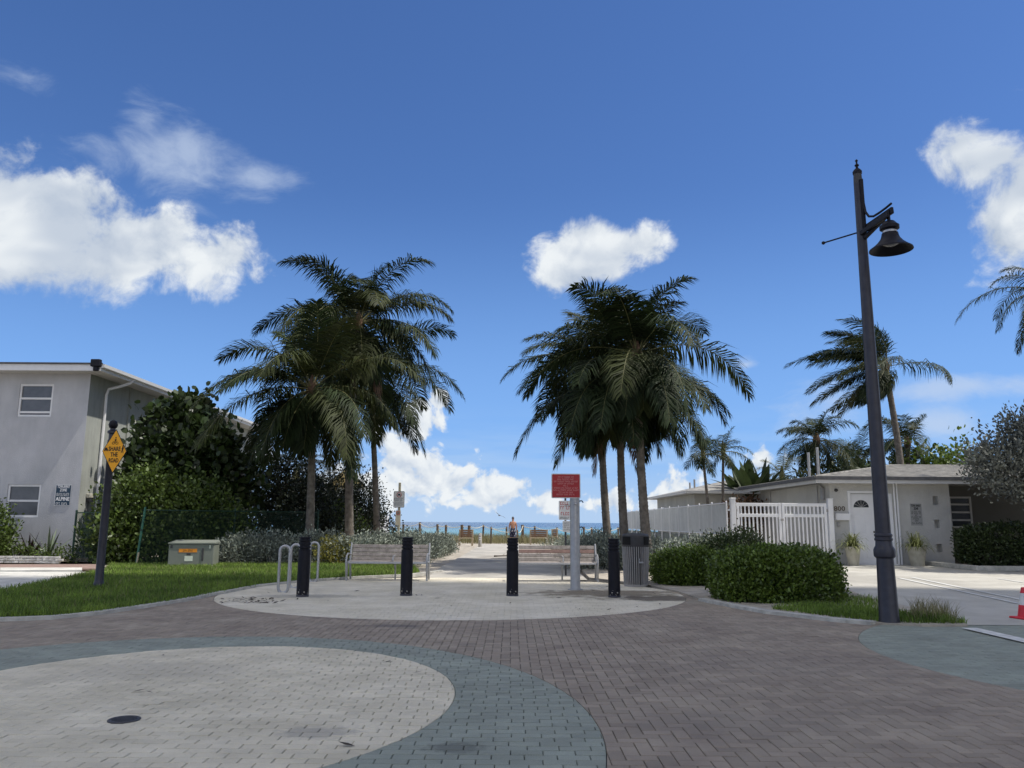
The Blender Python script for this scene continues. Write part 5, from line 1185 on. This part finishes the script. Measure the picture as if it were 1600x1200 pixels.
cx_ = sx_ - .175; m_.obox((cx_, -.128, sz_ + .03), Matrix.Identity(3), (.036, .002, .016)); m_.prismy([(cx_ - .028, sz_ + .046), (cx_ + .028, sz_ + .046), (cx_ + .02, sz_ + .075), (cx_ - .02, sz_ + .075)], -.13, -.1275)
for q in (-.024, .024): m_.obox((cx_ + q, -.128, sz_ + .008), Matrix.Identity(3), (.009, .002, .01))
cx_ = sx_ + .168; m_.obox((cx_ + .006, -.128, sz_ + .115), Matrix.Identity(3), (.010, .002, .012)); m_.beam((cx_ + .004, -.128, sz_ + .1), (cx_, -.128, sz_ + .035), .020); m_.beam((cx_, -.128, sz_ + .04), (cx_ - .025, -.128, sz_ - .03), .010); m_.beam((cx_, -.128, sz_ + .04), (cx_ + .016, -.128, sz_ - .03), .010); m_.beam((cx_ + .004, -.128, sz_ + .09), (cx_ - .022, -.128, sz_ + .045), .008); m_.beam((cx_ + .004, -.128, sz_ + .09), (cx_ + .026, -.128, sz_ + .055), .008)
m_.build('symbols', 'ink', sg)
m_ = MB(); m_.box(-.05, sx_ + .05, -.115, -.06, sz_ + .1, sz_ + .14); m_.box(-.05, sx_ + .05, -.115, -.06, sz_ - .14, sz_ - .10); m_.build('bracket', 'black_metal', o)

# lamp post
p = G(1390, 975); o = lthing('lamp_post', 'tall dark lamp post with bell shaped lamp and side arm', 'lamp post', p); zt = W(1339, 272, p.y).z
z1 = W(1380, 866, p.y).z
MB().lathe([(.145, -.02), (.145, .05), (.135, .08), (.118, z1 - .12), (.115, z1 - .06), (.145, z1 - .03), (.148, z1 + .01), (.148, z1 + .06), (.14, z1 + .085), (.118, z1 + .12), (.112, z1 + .19), (.125, z1 + .20), (.125, z1 + .225), (.115, z1 + .235), (.115, z1 + .25), (.125, z1 + .26), (.125, z1 + .28), (.108, z1 + .30), (.065, zt - .16)], n=32).build('pole', 'navy_metal', o, True)
MB().lathe([(.066, zt - .16), (.06, zt)], n=24).build('pole_tip', 'can_dark', o, True)
MB().lathe([(.068, 0), (.07, .04), (.05, .07), (.02, .1), (.018, .12), (.034, .14), (.034, .15), (.014, .17), (.012, .2), (.024, .225), (.002, .25)], (0, 0, zt), 18).build('finial', 'black_metal', o, True)
za = W(1346, 357, p.y).z; dv = Vector((.20, -.97, 0)).normalized(); nv = Vector((-dv.y, dv.x, 0))
m_ = MB(); m_.beam(dv * .05 + nv * .03 + Vector((0, 0, za - .02)), dv * .70 + nv * .03 + Vector((0, 0, za + .03)), .045, .10, .006); m_.beam(dv * .05 - nv * .05 + Vector((0, 0, za - .10)), dv * .70 - nv * .05 + Vector((0, 0, za - .05)), .04, .07, .006); m_.beam(dv * .06 + Vector((0, 0, za - .18)), dv * .62 + Vector((0, 0, za - .02)), .05, .06, .006); m_.build('arm', 'black_metal', o)
m_ = MB(); m_.beam(dv * .07 + Vector((0, 0, za - .20)), dv * .07 + Vector((0, 0, za + .78)), .07, .05, .006); m_.beam(dv * .085 + Vector((0, 0, za + .1)), dv * .085 + Vector((0, 0, za + .62)), .05, .03, .004); m_.build('mount_plate', 'black_metal', o)
m_ = MB(); m_.tube([dv * q_ + Vector((0, 0, za + h_)) for q_, h_ in ((.09, .58), (.10, .38), (.13, .22), (.20, .12), (.31, .08), (.46, .085), (.60, .10), (.72, .12))], .018, 8); m_.build('curved_brace', 'black_metal', o, True)
m_ = MB(); m_.tube([-dv * .05 + Vector((0, 0, za - .04)), Vector((-.38, .55, za - .04))], .013, 8); m_.lathe([(.004, -.03), (.028, -.015), (.028, .015), (.004, .03)], (-.38, .55, za - .04), 10); m_.build('ladder_bar', 'black_metal', o, True)
lc = dv * .64; lz = W(1388, 352, p.y - .6).z
hd = MB(); hd.lathe([(.02, .22), (.025, .06), (.075, .045), (.11, .0), (.135, -.02), (.135, -.07), (.115, -.08), (.10, -.10)], (lc.x, lc.y, lz), 28); hd = hd.build('lamp_cap', 'black_metal', o, True)
MB().lathe([(.10, -.10), (.10, -.135)], (lc.x, lc.y, lz), 24).build('lamp_collar', 'galv', o, True)
MB().lathe([(.112, -.135), (.118, -.17), (.135, -.22), (.18, -.28), (.24, -.335), (.295, -.375), (.30, -.395), (.285, -.385), (.24, -.35), (.17, -.30), (.12, -.25)], (lc.x, lc.y, lz), 36, cap=False).build('lamp_shade', 'black_metal', o, True)
MB().lathe([(.12, -.26), (.12, -.30), (.06, -.33), (.01, -.335)], (lc.x, lc.y, lz), 20).build('lamp_lens', 'glass_shade', o, True)
m_ = MB(); m_.lathe([(.05, -.005), (.05, .01)], (0, 0, 0), 6); 
# traffic cone
p = G(1605, 967, .006); o = lthing('traffic_cone', 'red and white traffic cone on the driveway at the right edge', 'traffic cone', p, .2)
MB().box(-.17, .17, -.17, .17, 0, .03, .01).build('base', 'cone_red', o); MB().lathe([(.125, .03), (.095, .20), (.0945, .205)], n=20).build('lower_body', 'cone_red', o, True)
MB().lathe([(.094, .205), (.062, .38)], n=20).build('reflective_band', 'sign_white', o, True); MB().lathe([(.0615, .38), (.042, .46), (.036, .465), (.03, .46)], n=20).build('tip', 'cone_red', o, True)
text('lettering', 'TO', .09, 'ink_red', o, (-.02, -.113, .15), rot=(R(80), 0, 0), bold=.003)
# plant pots by the door
for x, lab in ((1333, 'tapered concrete pot with spider plant left of the white door'), (1433, 'concrete pot with bushy spider plant under the wall notice')):
    p = W(x, 870, 27.9); o = lthing('plant_pot', lab, 'plant pot', (p.x, 27.9, .012), 0, 'concrete pots by the house door'); k = .20 if x < 1400 else .25
    MB().lathe([(k * .8, 0), (k * .85, .03), (k * 1.25, .58), (k * 1.3, .60), (k * 1.3, .64), (k * 1.15, .64), (k * 1.1, .56)], n=20).build('pot', 'concrete_pot', o, True)
    rng = np.random.default_rng(x); n = 170; a_ = rng.uniform(0, 6.283, n); e_ = rng.uniform(.2, 1.45, n); Ln = rng.uniform(.35, .75, n)[:, None]
    d1 = np.stack([np.cos(a_) * np.cos(e_), np.sin(a_) * np.cos(e_), np.sin(e_)], 1); P0 = np.stack([rng.normal(0, .07, n), rng.normal(0, .07, n), np.full(n, .58)], 1); sd = np.stack([-np.sin(a_), np.cos(a_), np.zeros(n)], 1) * .014
    m1 = P0 + d1 * Ln * .5; d2 = nrm(d1 + np.array([0, 0, -.7])); m2 = m1 + d2 * Ln * .35; t2 = m2 + nrm(d2 + np.array([0, 0, -.9])) * Ln * .3
    V = np.stack([P0 - sd, P0 + sd, m1 + sd, m1 - sd, m2 + sd * .8, m2 - sd * .8, t2], 1).reshape(-1, 3); b = np.arange(n)[:, None] * 7
    npmesh('foliage', V, [np.concatenate([b + np.array([[0, 1, 2, 3]]), b + np.array([[3, 2, 4, 5]])]), b + np.array([[5, 4, 6]])], 'spider_leaf', o)
# transformer box
p = G(300, 887.5); a, b, c, d = rect(264, 332, 847, 886, p.y); o = lthing('transformer_box', 'grey green electrical transformer box on the lawn with orange label', 'utility box', ((a + b) / 2, p.y, 0), .16)
w_ = (b - a) / 2; h_ = d
m_ = MB(); m_.box(-w_ - .05, w_ + .06, .0, .9, 0, .07, .01); m_.build('pad', 'kerb', o)
m_ = MB(); m_.box(-w_, w_, .05, .85, .07, h_ - .06, .02); body = m_.build('cabinet', 'box_green', o)
m_ = MB(); m_.prism([(-w_ - .02, .02), (w_ + .02, .02), (w_ + .02, .88), (-w_ - .02, .88)], h_ - .058, h_ - .02); m_.add([(-w_ - .02, .02, h_ - .0195), (w_ + .02, .02, h_ - .0195), (w_ - .02, .85, h_ + .05), (-w_ + .02, .85, h_ + .05), (w_ + .02, .88, h_ - .0195), (-w_ - .02, .88, h_ - .0195)], [(0, 1, 2, 3), (1, 4, 2), (0, 3, 5), (3, 2, 4, 5)]); m_.build('lid', 'box_green', o)
m_ = MB(); m_.box(-w_ * .55, w_ * .25, .044, .049, h_ * .60, h_ * .74); m_.build('warning_label', 'label_orange', body); m_ = MB(); scribble(m_, -w_ * .35, w_ * .1, h_ * .67, .05, .0435, rg); m_.build('label_print', 'ink', body)
m_ = MB(); m_.box(-w_ * .28, w_ * .08, .044, .049, h_ * .26, h_ * .46); m_.build('sticker', 'label_white', body); m_ = MB(); m_.box(-w_ * .2, -w_ * .02, .044, .049, h_ * .48, h_ * .57); m_.box(-w_ * .93, -w_ * .83, .044, .049, h_ * .76, h_ * .88); m_.build('sticker', 'can_dark', body)
m_ = MB(); m_.box(w_ * .46, w_ * .55, .03, .05, h_ * .28, h_ * .76, .004); m_.build('handle', 'can_dark', body); m_ = MB(); m_.box(w_ * .78, w_ * .84, .044, .049, h_ * .75, h_ * .88); m_.build('sticker', 'label_white', body)
# chain link fences
def chain(name, label, a, b, h, postmat='fence_green', lean=0.0, cell=.07, bare=False):
    a, b = Vector(a), Vector(b); o = thing(name, label, 'fence', tuple(a)); L_ = (b - a).length; u = (b - a).normalized(); nps = max(2, int(L_ / 2.6) + 1)
    for k in range(nps):
        q = a.lerp(b, k / (nps - 1)); m_ = MB(); lx = Vector((lean, 0, 0)) if k == 0 else Vector((0, 0, 0)); m_.tube([q, q + lx + Vector((0, 0, h + .04))], .036 if k == 0 else .028, 8); m_.lathe([(.036, 0), (.04, .03), (.005, .06)], tuple(q + lx + Vector((0, 0, h + .04))), 8)
        pm = m_.build('post', 'fence_post' if (bare and k == 0) else postmat, o, True)
        if bare and k == 0: m_ = MB(); m_.tube([q, q + lx * .33 + Vector((0, 0, .40))], .0365, 8); m_.build('bare_pipe', 'bare_post', pm, True); m_ = MB(); m_.tube([q + lx * .62 + Vector((0, 0, h * .62)), q + lx * .66 + Vector((0, 0, h * .65))], .045, 8); m_.build('post_band', 'fence_green', pm, True)
    m_ = MB(); m_.tube([a + Vector((lean, 0, h)), b + Vector((0, 0, h))], .02, 6); m_.build('top_rail', postmat, o, True)
    m_ = MB(); n = int(L_ / cell); hn = int(h / cell)
    for k in range(-hn, n):
        for s_ in (1, -1):
            x0, x1 = k * cell, k * cell + h; z0, z1 = (0, h) if s_ > 0 else (h, 0)
            if x0 < 0: z0 = z0 + (z1 - z0) * (-x0) / h; x0 = 0
            if x1 > L_: z1 = z1 - (z1 - z0) * (x1 - L_) / (x1 - x0); x1 = L_
            if x1 - x0 < .02: continue
            m_.beam(a + u * x0 + Vector((0, .004 * s_, z0 + .03)), a + u * x1 + Vector((0, .004 * s_, z1 + .03)), .0055)
    m_.build('wire_mesh', postmat, o); return o
pf = G(212.5, 883); hF = W(222, 797, pf.y).z
chain('chain_link_fence', 'green chain link fence behind the transformer box, with leaning front post', (pf.x, pf.y, 0), (-7.0, 29.4, 0), hF, lean=.14, bare=True)
pf = G(112, 879); pg = G(158, 880); hF = W(115, 801, pf.y).z
chain('chain_link_gate', 'green chain link gate at the corner of the left house', (pf.x, pf.y, 0), (pg.x, pg.y, 0), hF)
chain('chain_link_fence', 'taller green chain link panel just behind the gate at the house corner', (pf.x + .05, pf.y + 1.6, 0), (pg.x + .5, pg.y + 1.6, 0), hF + .22)
# valve cover in the paving
p = G(194, 1124.5, .002); o = lthing('valve_cover', 'small round dark metal cover set in the near pale pavers', 'cover', p)
MB().lathe([(.135, -.01), (.135, .003), (.128, .006), (.118, .006), (.116, .003)], n=32).build('ring', 'can_dark', o, True); MB().lathe([(.115, -.01), (.115, .0035), (.113, .0042)], n=32).build('lid', 'navy_metal', o, True)
m_ = MB()
for i in range(-4, 5):
    for j in range(-4, 5):
        if math.hypot(i, j) < 4.4: m_.box(i * .023 - .007, i * .023 + .007, j * .023 - .007, j * .023 + .007, .0042, .0075)
m_.build('stud', 'can_dark', o); o.scale = (.82, .82, 1)
# leaf litter on the cream forecourt
rng = np.random.default_rng(77); n = 130
Pl = [G(rng.normal(395, 26), rng.uniform(934, 943), .006) for _ in range(95)] + [G(rng.uniform(360, 1080), rng.uniform(915, 962), .006) for _ in range(35)] + [G(rng.uniform(200, 700), rng.uniform(1020, 1180), .006) for _ in range(8)]
n = len(Pl); P = np.array([tuple(q) for q in Pl]); a_ = rng.uniform(0, 6.283, n); l_ = rng.uniform(.025, .07, n)[:, None]; ax = np.stack([np.cos(a_), np.sin(a_), rng.uniform(0, .3, n)], 1); sd = np.stack([-np.sin(a_), np.cos(a_), rng.uniform(-.2, .3, n)], 1)
V = np.stack([P, P + ax * l_ + sd * l_ * .35, P + ax * l_ * 2, P + ax * l_ - sd * l_ * .35], 1).reshape(-1, 3); o = npmesh('leaf_litter', V, np.arange(n * 4).reshape(-1, 4), 'litter'); stuff(o); o['label'] = 'dry brown leaf bits scattered on the pale paving'; o['category'] = 'leaf litter'
# dead frond lying across the path
rng = np.random.default_rng(31); p = G(772, 873); o = thing('fallen_frond', 'dry palm frond lying on the path left of the right bench', 'frond', tuple(p)); f = frond(.25, .02, 2.2, -.02, (0, 0), 30, .5, rng, ('palm_dry', 'rachis_dry'), o, hang=.05); f.location = (0, 0, .10)

# ------------------------------------------------------------------ end of the path
def rope_fence(label, pxs, Y, seed):
    rg = random.Random(seed); tops = []; b0 = W(pxs[0][0], 840, Y); o = thing('rope_fence', label, 'fence', (b0.x, Y, 0), 'rope fences along the dune')
    for x, yt, dY, w_ in pxs:
        v = W(x, yt, Y + dY); m_ = MB(); m_.tube([(v.x, Y + dY, -.1), (v.x + rg.uniform(-.03, .03), Y + dY, v.z)], w_, 8); m_.build('post', 'post_wood', o, True); tops.append(Vector((v.x, Y + dY - .06, v.z - .07)))
    for a, b in zip(tops[:-1], tops[1:]):
        m_ = MB(); L_ = (b - a).length; m_.tube([a.lerp(b, t_) - Vector((0, 0, .14 * L_ ** .8 * 4 * t_ * (1 - t_) * .8)) for t_ in np.linspace(0, 1, 11)], .022, 5); m_.build('rope', 'rope', o, True)
rope_fence('rope and post fence along the dune left of the person', [(600, 820, 4, .09), (630, 819, 4, .09), (656, 816, 4, .09), (684, 819, 2, .09), (697, 820, 2, .09), (722, 820, 2, .11), (733, 821, 2, .11), (755, 820, 3, .07), (792, 823, 3, .07)], 58, 1)
rope_fence('rope and post fence along the dune right of the person', [(767, 823, 0, .06), (808, 828, 0, .05), (817, 820, 3, .1), (836, 822, 3, .07), (870, 824, 3, .07), (912, 823, 0, .07), (924, 824, 1, .07), (966, 824, 2, .07), (1010, 824, 3, .07)], 56, 2)
def far_bench(label, x, y, wpx, Y, group):
    a = W(x, 845, Y); b = W(x + wpx, 845, Y); Lh = (b.x - a.x) / 2; o = lthing('wooden_bench', label, 'bench', ((a.x + b.x) / 2, Y, -.03), 0, group)
    for s_ in (-1, 1):
        m_ = MB(); m_.box(s_ * Lh - .05, s_ * Lh + .05, .2, .29, 0, .98, .008); m_.build('post', 'pine_wood', o); m_ = MB(); m_.box(s_ * Lh - .045, s_ * Lh + .045, -.42, -.33, 0, .46, .008); m_.build('leg', 'pine_wood', o); m_ = MB(); m_.box(s_ * Lh - .05, s_ * Lh + .05, -.45, .2, .36, .43); m_.build('side_rail', 'pine_wood', o)
    for k in range(4): m_ = MB(); m_.box(-Lh + .05, Lh - .05, .17, .2, .52 + k * .115, .62 + k * .115, .006); m_.build('backrest_slat', 'far_wood', o)
    for k in range(4): m_ = MB(); m_.box(-Lh - .05, Lh + .05, -.44 + k * .155, -.30 + k * .155, .435, .47, .006); m_.build('seat_slat', 'pine_wood' if k == 0 else 'far_wood', o)
far_bench('brown wooden bench at the far left side of the path end', 718, 850, 20, 50, 'brown wooden benches at the beach end')
far_bench('brown wooden bench at the far right side of the path end', 829, 850, 26, 52, 'brown wooden benches at the beach end')
far_bench('pale wooden bench far off beyond the right silvery shrubs', 863, 845, 8, 56, 'brown wooden benches at the beach end')
v = G(750, 854.5); o = lthing('marker_post', 'weathered grey marker post beside the far left wooden bench', 'post', v); zt = W(750, 833, v.y).z; MB().lathe([(.10, -.05), (.10, zt - .04), (.07, zt)], n=12).build('post', 'worn_edge', o, True)
m_ = MB(); 
for z in (zt - .1, zt - .25, zt - .36): m_.box(-.06, .05, -.112, -.098, z - .035, z + .03)
m_.build('tag', 'pvc_white', o)

# ------------------------------------------------------------------ the person looking at the sea
Yp = 52.0; v = W(801.5, 812, Yp); H = 1.76
o = thing('person', 'shirtless person with grey hair in dark patterned swim shorts facing the sea', 'person', (v.x, Yp, -.03)); o['local'] = 1
J = {'pel': (0, 0, .95), 'wst': (0, .01, 1.10), 'chs': (0, .0, 1.30), 'nk0': (0, .02, 1.45), 'nk1': (0, .03, 1.53), 'hd0': (0, .035, 1.60), 'hd1': (0, .04, 1.70),
     'sl': (-.17, .01, 1.42), 'el': (-.235, .03, 1.13), 'wl': (-.25, .09, .89), 'hl': (-.25, .12, .80), 'sr': (.17, .01, 1.42), 'er': (.235, .03, 1.13), 'wr': (.245, .09, .89), 'hr': (.245, .12, .80),
     'pl': (-.09, 0, .90), 'kl': (-.10, .03, .50), 'al': (-.10, -.02, .09), 'fl': (-.11, .13, .03), 'pr': (.09, 0, .90), 'kr': (.11, .02, .50), 'ar': (.12, -.02, .09), 'fr': (.13, .13, .03)}
RAD = {'pel': (.155, .11), 'wst': (.15, .10), 'chs': (.175, .115), 'nk0': (.085, .075), 'nk1': (.058, .058), 'hd0': (.072, .085), 'hd1': (.074, .09), 'sl': (.068,) * 2, 'el': (.044,) * 2, 'wl': (.03, .034), 'hl': (.022, .045), 'sr': (.068,) * 2, 'er': (.044,) * 2, 'wr': (.03, .034), 'hr': (.022, .045),
       'pl': (.092,) * 2, 'kl': (.06,) * 2, 'al': (.042,) * 2, 'fl': (.045, .03), 'pr': (.092,) * 2, 'kr': (.06,) * 2, 'ar': (.042,) * 2, 'fr': (.045, .03)}
E_ = [('pel', 'wst'), ('wst', 'chs'), ('chs', 'nk0'), ('nk0', 'nk1'), ('nk1', 'hd0'), ('hd0', 'hd1'), ('chs', 'sl'), ('sl', 'el'), ('el', 'wl'), ('wl', 'hl'), ('chs', 'sr'), ('sr', 'er'), ('er', 'wr'), ('wr', 'hr'), ('pel', 'pl'), ('pl', 'kl'), ('kl', 'al'), ('al', 'fl'), ('pel', 'pr'), ('pr', 'kr'), ('kr', 'ar'), ('ar', 'fr')]
for s_, nm in ((-1, 'l'), (1, 'r')):      # fingers and thumbs
    hx, hy, hz = J['h' + nm]
    for k in range(4):
        a = 'f%d%s' % (k, nm); J[a] = (hx + s_ * .004, hy - .03 + .022 * k, hz - .05); J[a + 't'] = (hx - s_ * .012, hy - .03 + .024 * k + .01, hz - .095 + .008 * abs(k - 1.5)); RAD[a] = (.009, .009); RAD[a + 't'] = (.007, .007); E_ += [('h' + nm, a), (a, a + 't')]
    J['t' + nm] = (hx - s_ * .01, hy + .06, hz - .01); RAD['t' + nm] = (.010, .010); E_.append(('h' + nm, 't' + nm))
ks = list(J); me = bpy.data.meshes.new('body'); me.from_pydata([J[k] for k in ks], [(ks.index(a), ks.index(b)) for a, b in E_], [])
ob = bpy.data.objects.new('body', me); C.objects.link(ob); md = ob.modifiers.new('skin', 'SKIN'); ob.modifiers.new('sub', 'SUBSURF').levels = 1
for i, k in enumerate(ks): me.skin_vertices[0].data[i].radius = RAD[k]; me.skin_vertices[0].data[i].use_root = (k == 'pel')
bpy.context.view_layer.update(); dg = bpy.context.evaluated_depsgraph_get(); m2 = bpy.data.meshes.new_from_object(ob.evaluated_get(dg)); bpy.data.objects.remove(ob)
m2.materials.clear(); m2.materials.append(MATS['skin']); m2.polygons.foreach_set('use_smooth', [True] * len(m2.polygons)); q = bpy.data.objects.new('body', m2); C.objects.link(q); q.parent = o
m_ = MB(); n = 14
m_.lathe([(.168, .86), (.172, .95), (.162, 1.045), (.155, 1.05)], (0, 0, 0), n, cap=False)
m_.v = [(x, y * .74, z) for x, y, z in m_.v]
for s_ in (-1, 1): m_.tube([(s_ * .088, 0, .93), (s_ * .095, .005, .75), (s_ * .103, .02, .50)], [.10, .105, .112], 12, cap=False)
sh = m_.build('swim_shorts', 'shorts', o, True)
t, p_ = extend(MATS['shorts']); geo = t.nodes.new('ShaderNodeNewGeometry'); vz = t.nodes.new('ShaderNodeTexNoise'); vz.inputs['Scale'].default_value = 11; t.links.new(geo.outputs['Position'], vz.inputs['Vector']); rp = t.nodes.new('ShaderNodeValToRGB'); rp.color_ramp.interpolation = 'CONSTANT'
rp.color_ramp.elements[0].color = (.012, .014, .045, 1); rp.color_ramp.elements[1].position = .58; rp.color_ramp.elements[1].color = (.45, .45, .5, 1); t.links.new(vz.outputs[0], rp.inputs[0]); t.links.new(rp.outputs[0], p_.inputs['Base Color'])
bm = bmesh.new(); bmesh.ops.create_uvsphere(bm, u_segments=14, v_segments=10, radius=1)
for v_ in bm.verts: v_.co = Vector((v_.co.x * .083, v_.co.y * .098 - .002 + .03, v_.co.z * .095 + 1.70))
bmesh.ops.delete(bm, geom=[v_ for v_ in bm.verts if v_.co.z < 1.645 or (v_.co.y > .075 and v_.co.z < 1.735)], context='VERTS'); me = bpy.data.meshes.new('hair'); bm.to_mesh(me); bm.free(); me.materials.append(MATS['hair']); q = bpy.data.objects.new('hair', me); C.objects.link(q); q.parent = o
# face on the seaward side of the head
m_ = MB(); m_.prism([(-.012, .118), (.012, .118), (.006, .148), (-.006, .148)], 1.64, 1.675); m_.build('nose', 'skin', o); m_ = MB()
for s_ in (-1, 1): m_.obox((s_ * .028, .122, 1.685), Matrix.Identity(3), (.011, .004, .006))
m_.obox((0, .116, 1.612), Matrix.Identity(3), (.02, .004, .004)); m_.build('facial_features', 'hair', o)
for s_ in (-1, 1): m_ = MB(); m_.obox((s_ * .08, .03, 1.665), Matrix.Identity(3), (.008, .018, .03), .006); m_.build('ear', 'skin', o)
# a gull over the water
v = W(780.5, 805.5, 75); o = lthing('gull', 'small grey gull gliding above the sea left of the person', 'bird', v, .5); o.rotation_euler = (0, R(28), .4)
MB().tube([(0, -.25, 0), (0, -.12, .01), (0, .05, .01), (0, .2, 0), (0, .28, -.01)], [.015, .05, .06, .045, .012], 8).build('body', 'bird_grey', o, True)
for s_ in (-1, 1): m_ = MB(); m_.add([(0, .1, .02), (0, -.08, .02), (s_ * .35, -.02, .1), (s_ * .35, .13, .1), (s_ * .75, -.12, .04), (s_ * .12, .0, .05)], [(0, 1, 2, 3), (3, 2, 4)]); m_.build('wing', 'bird_grey', o)
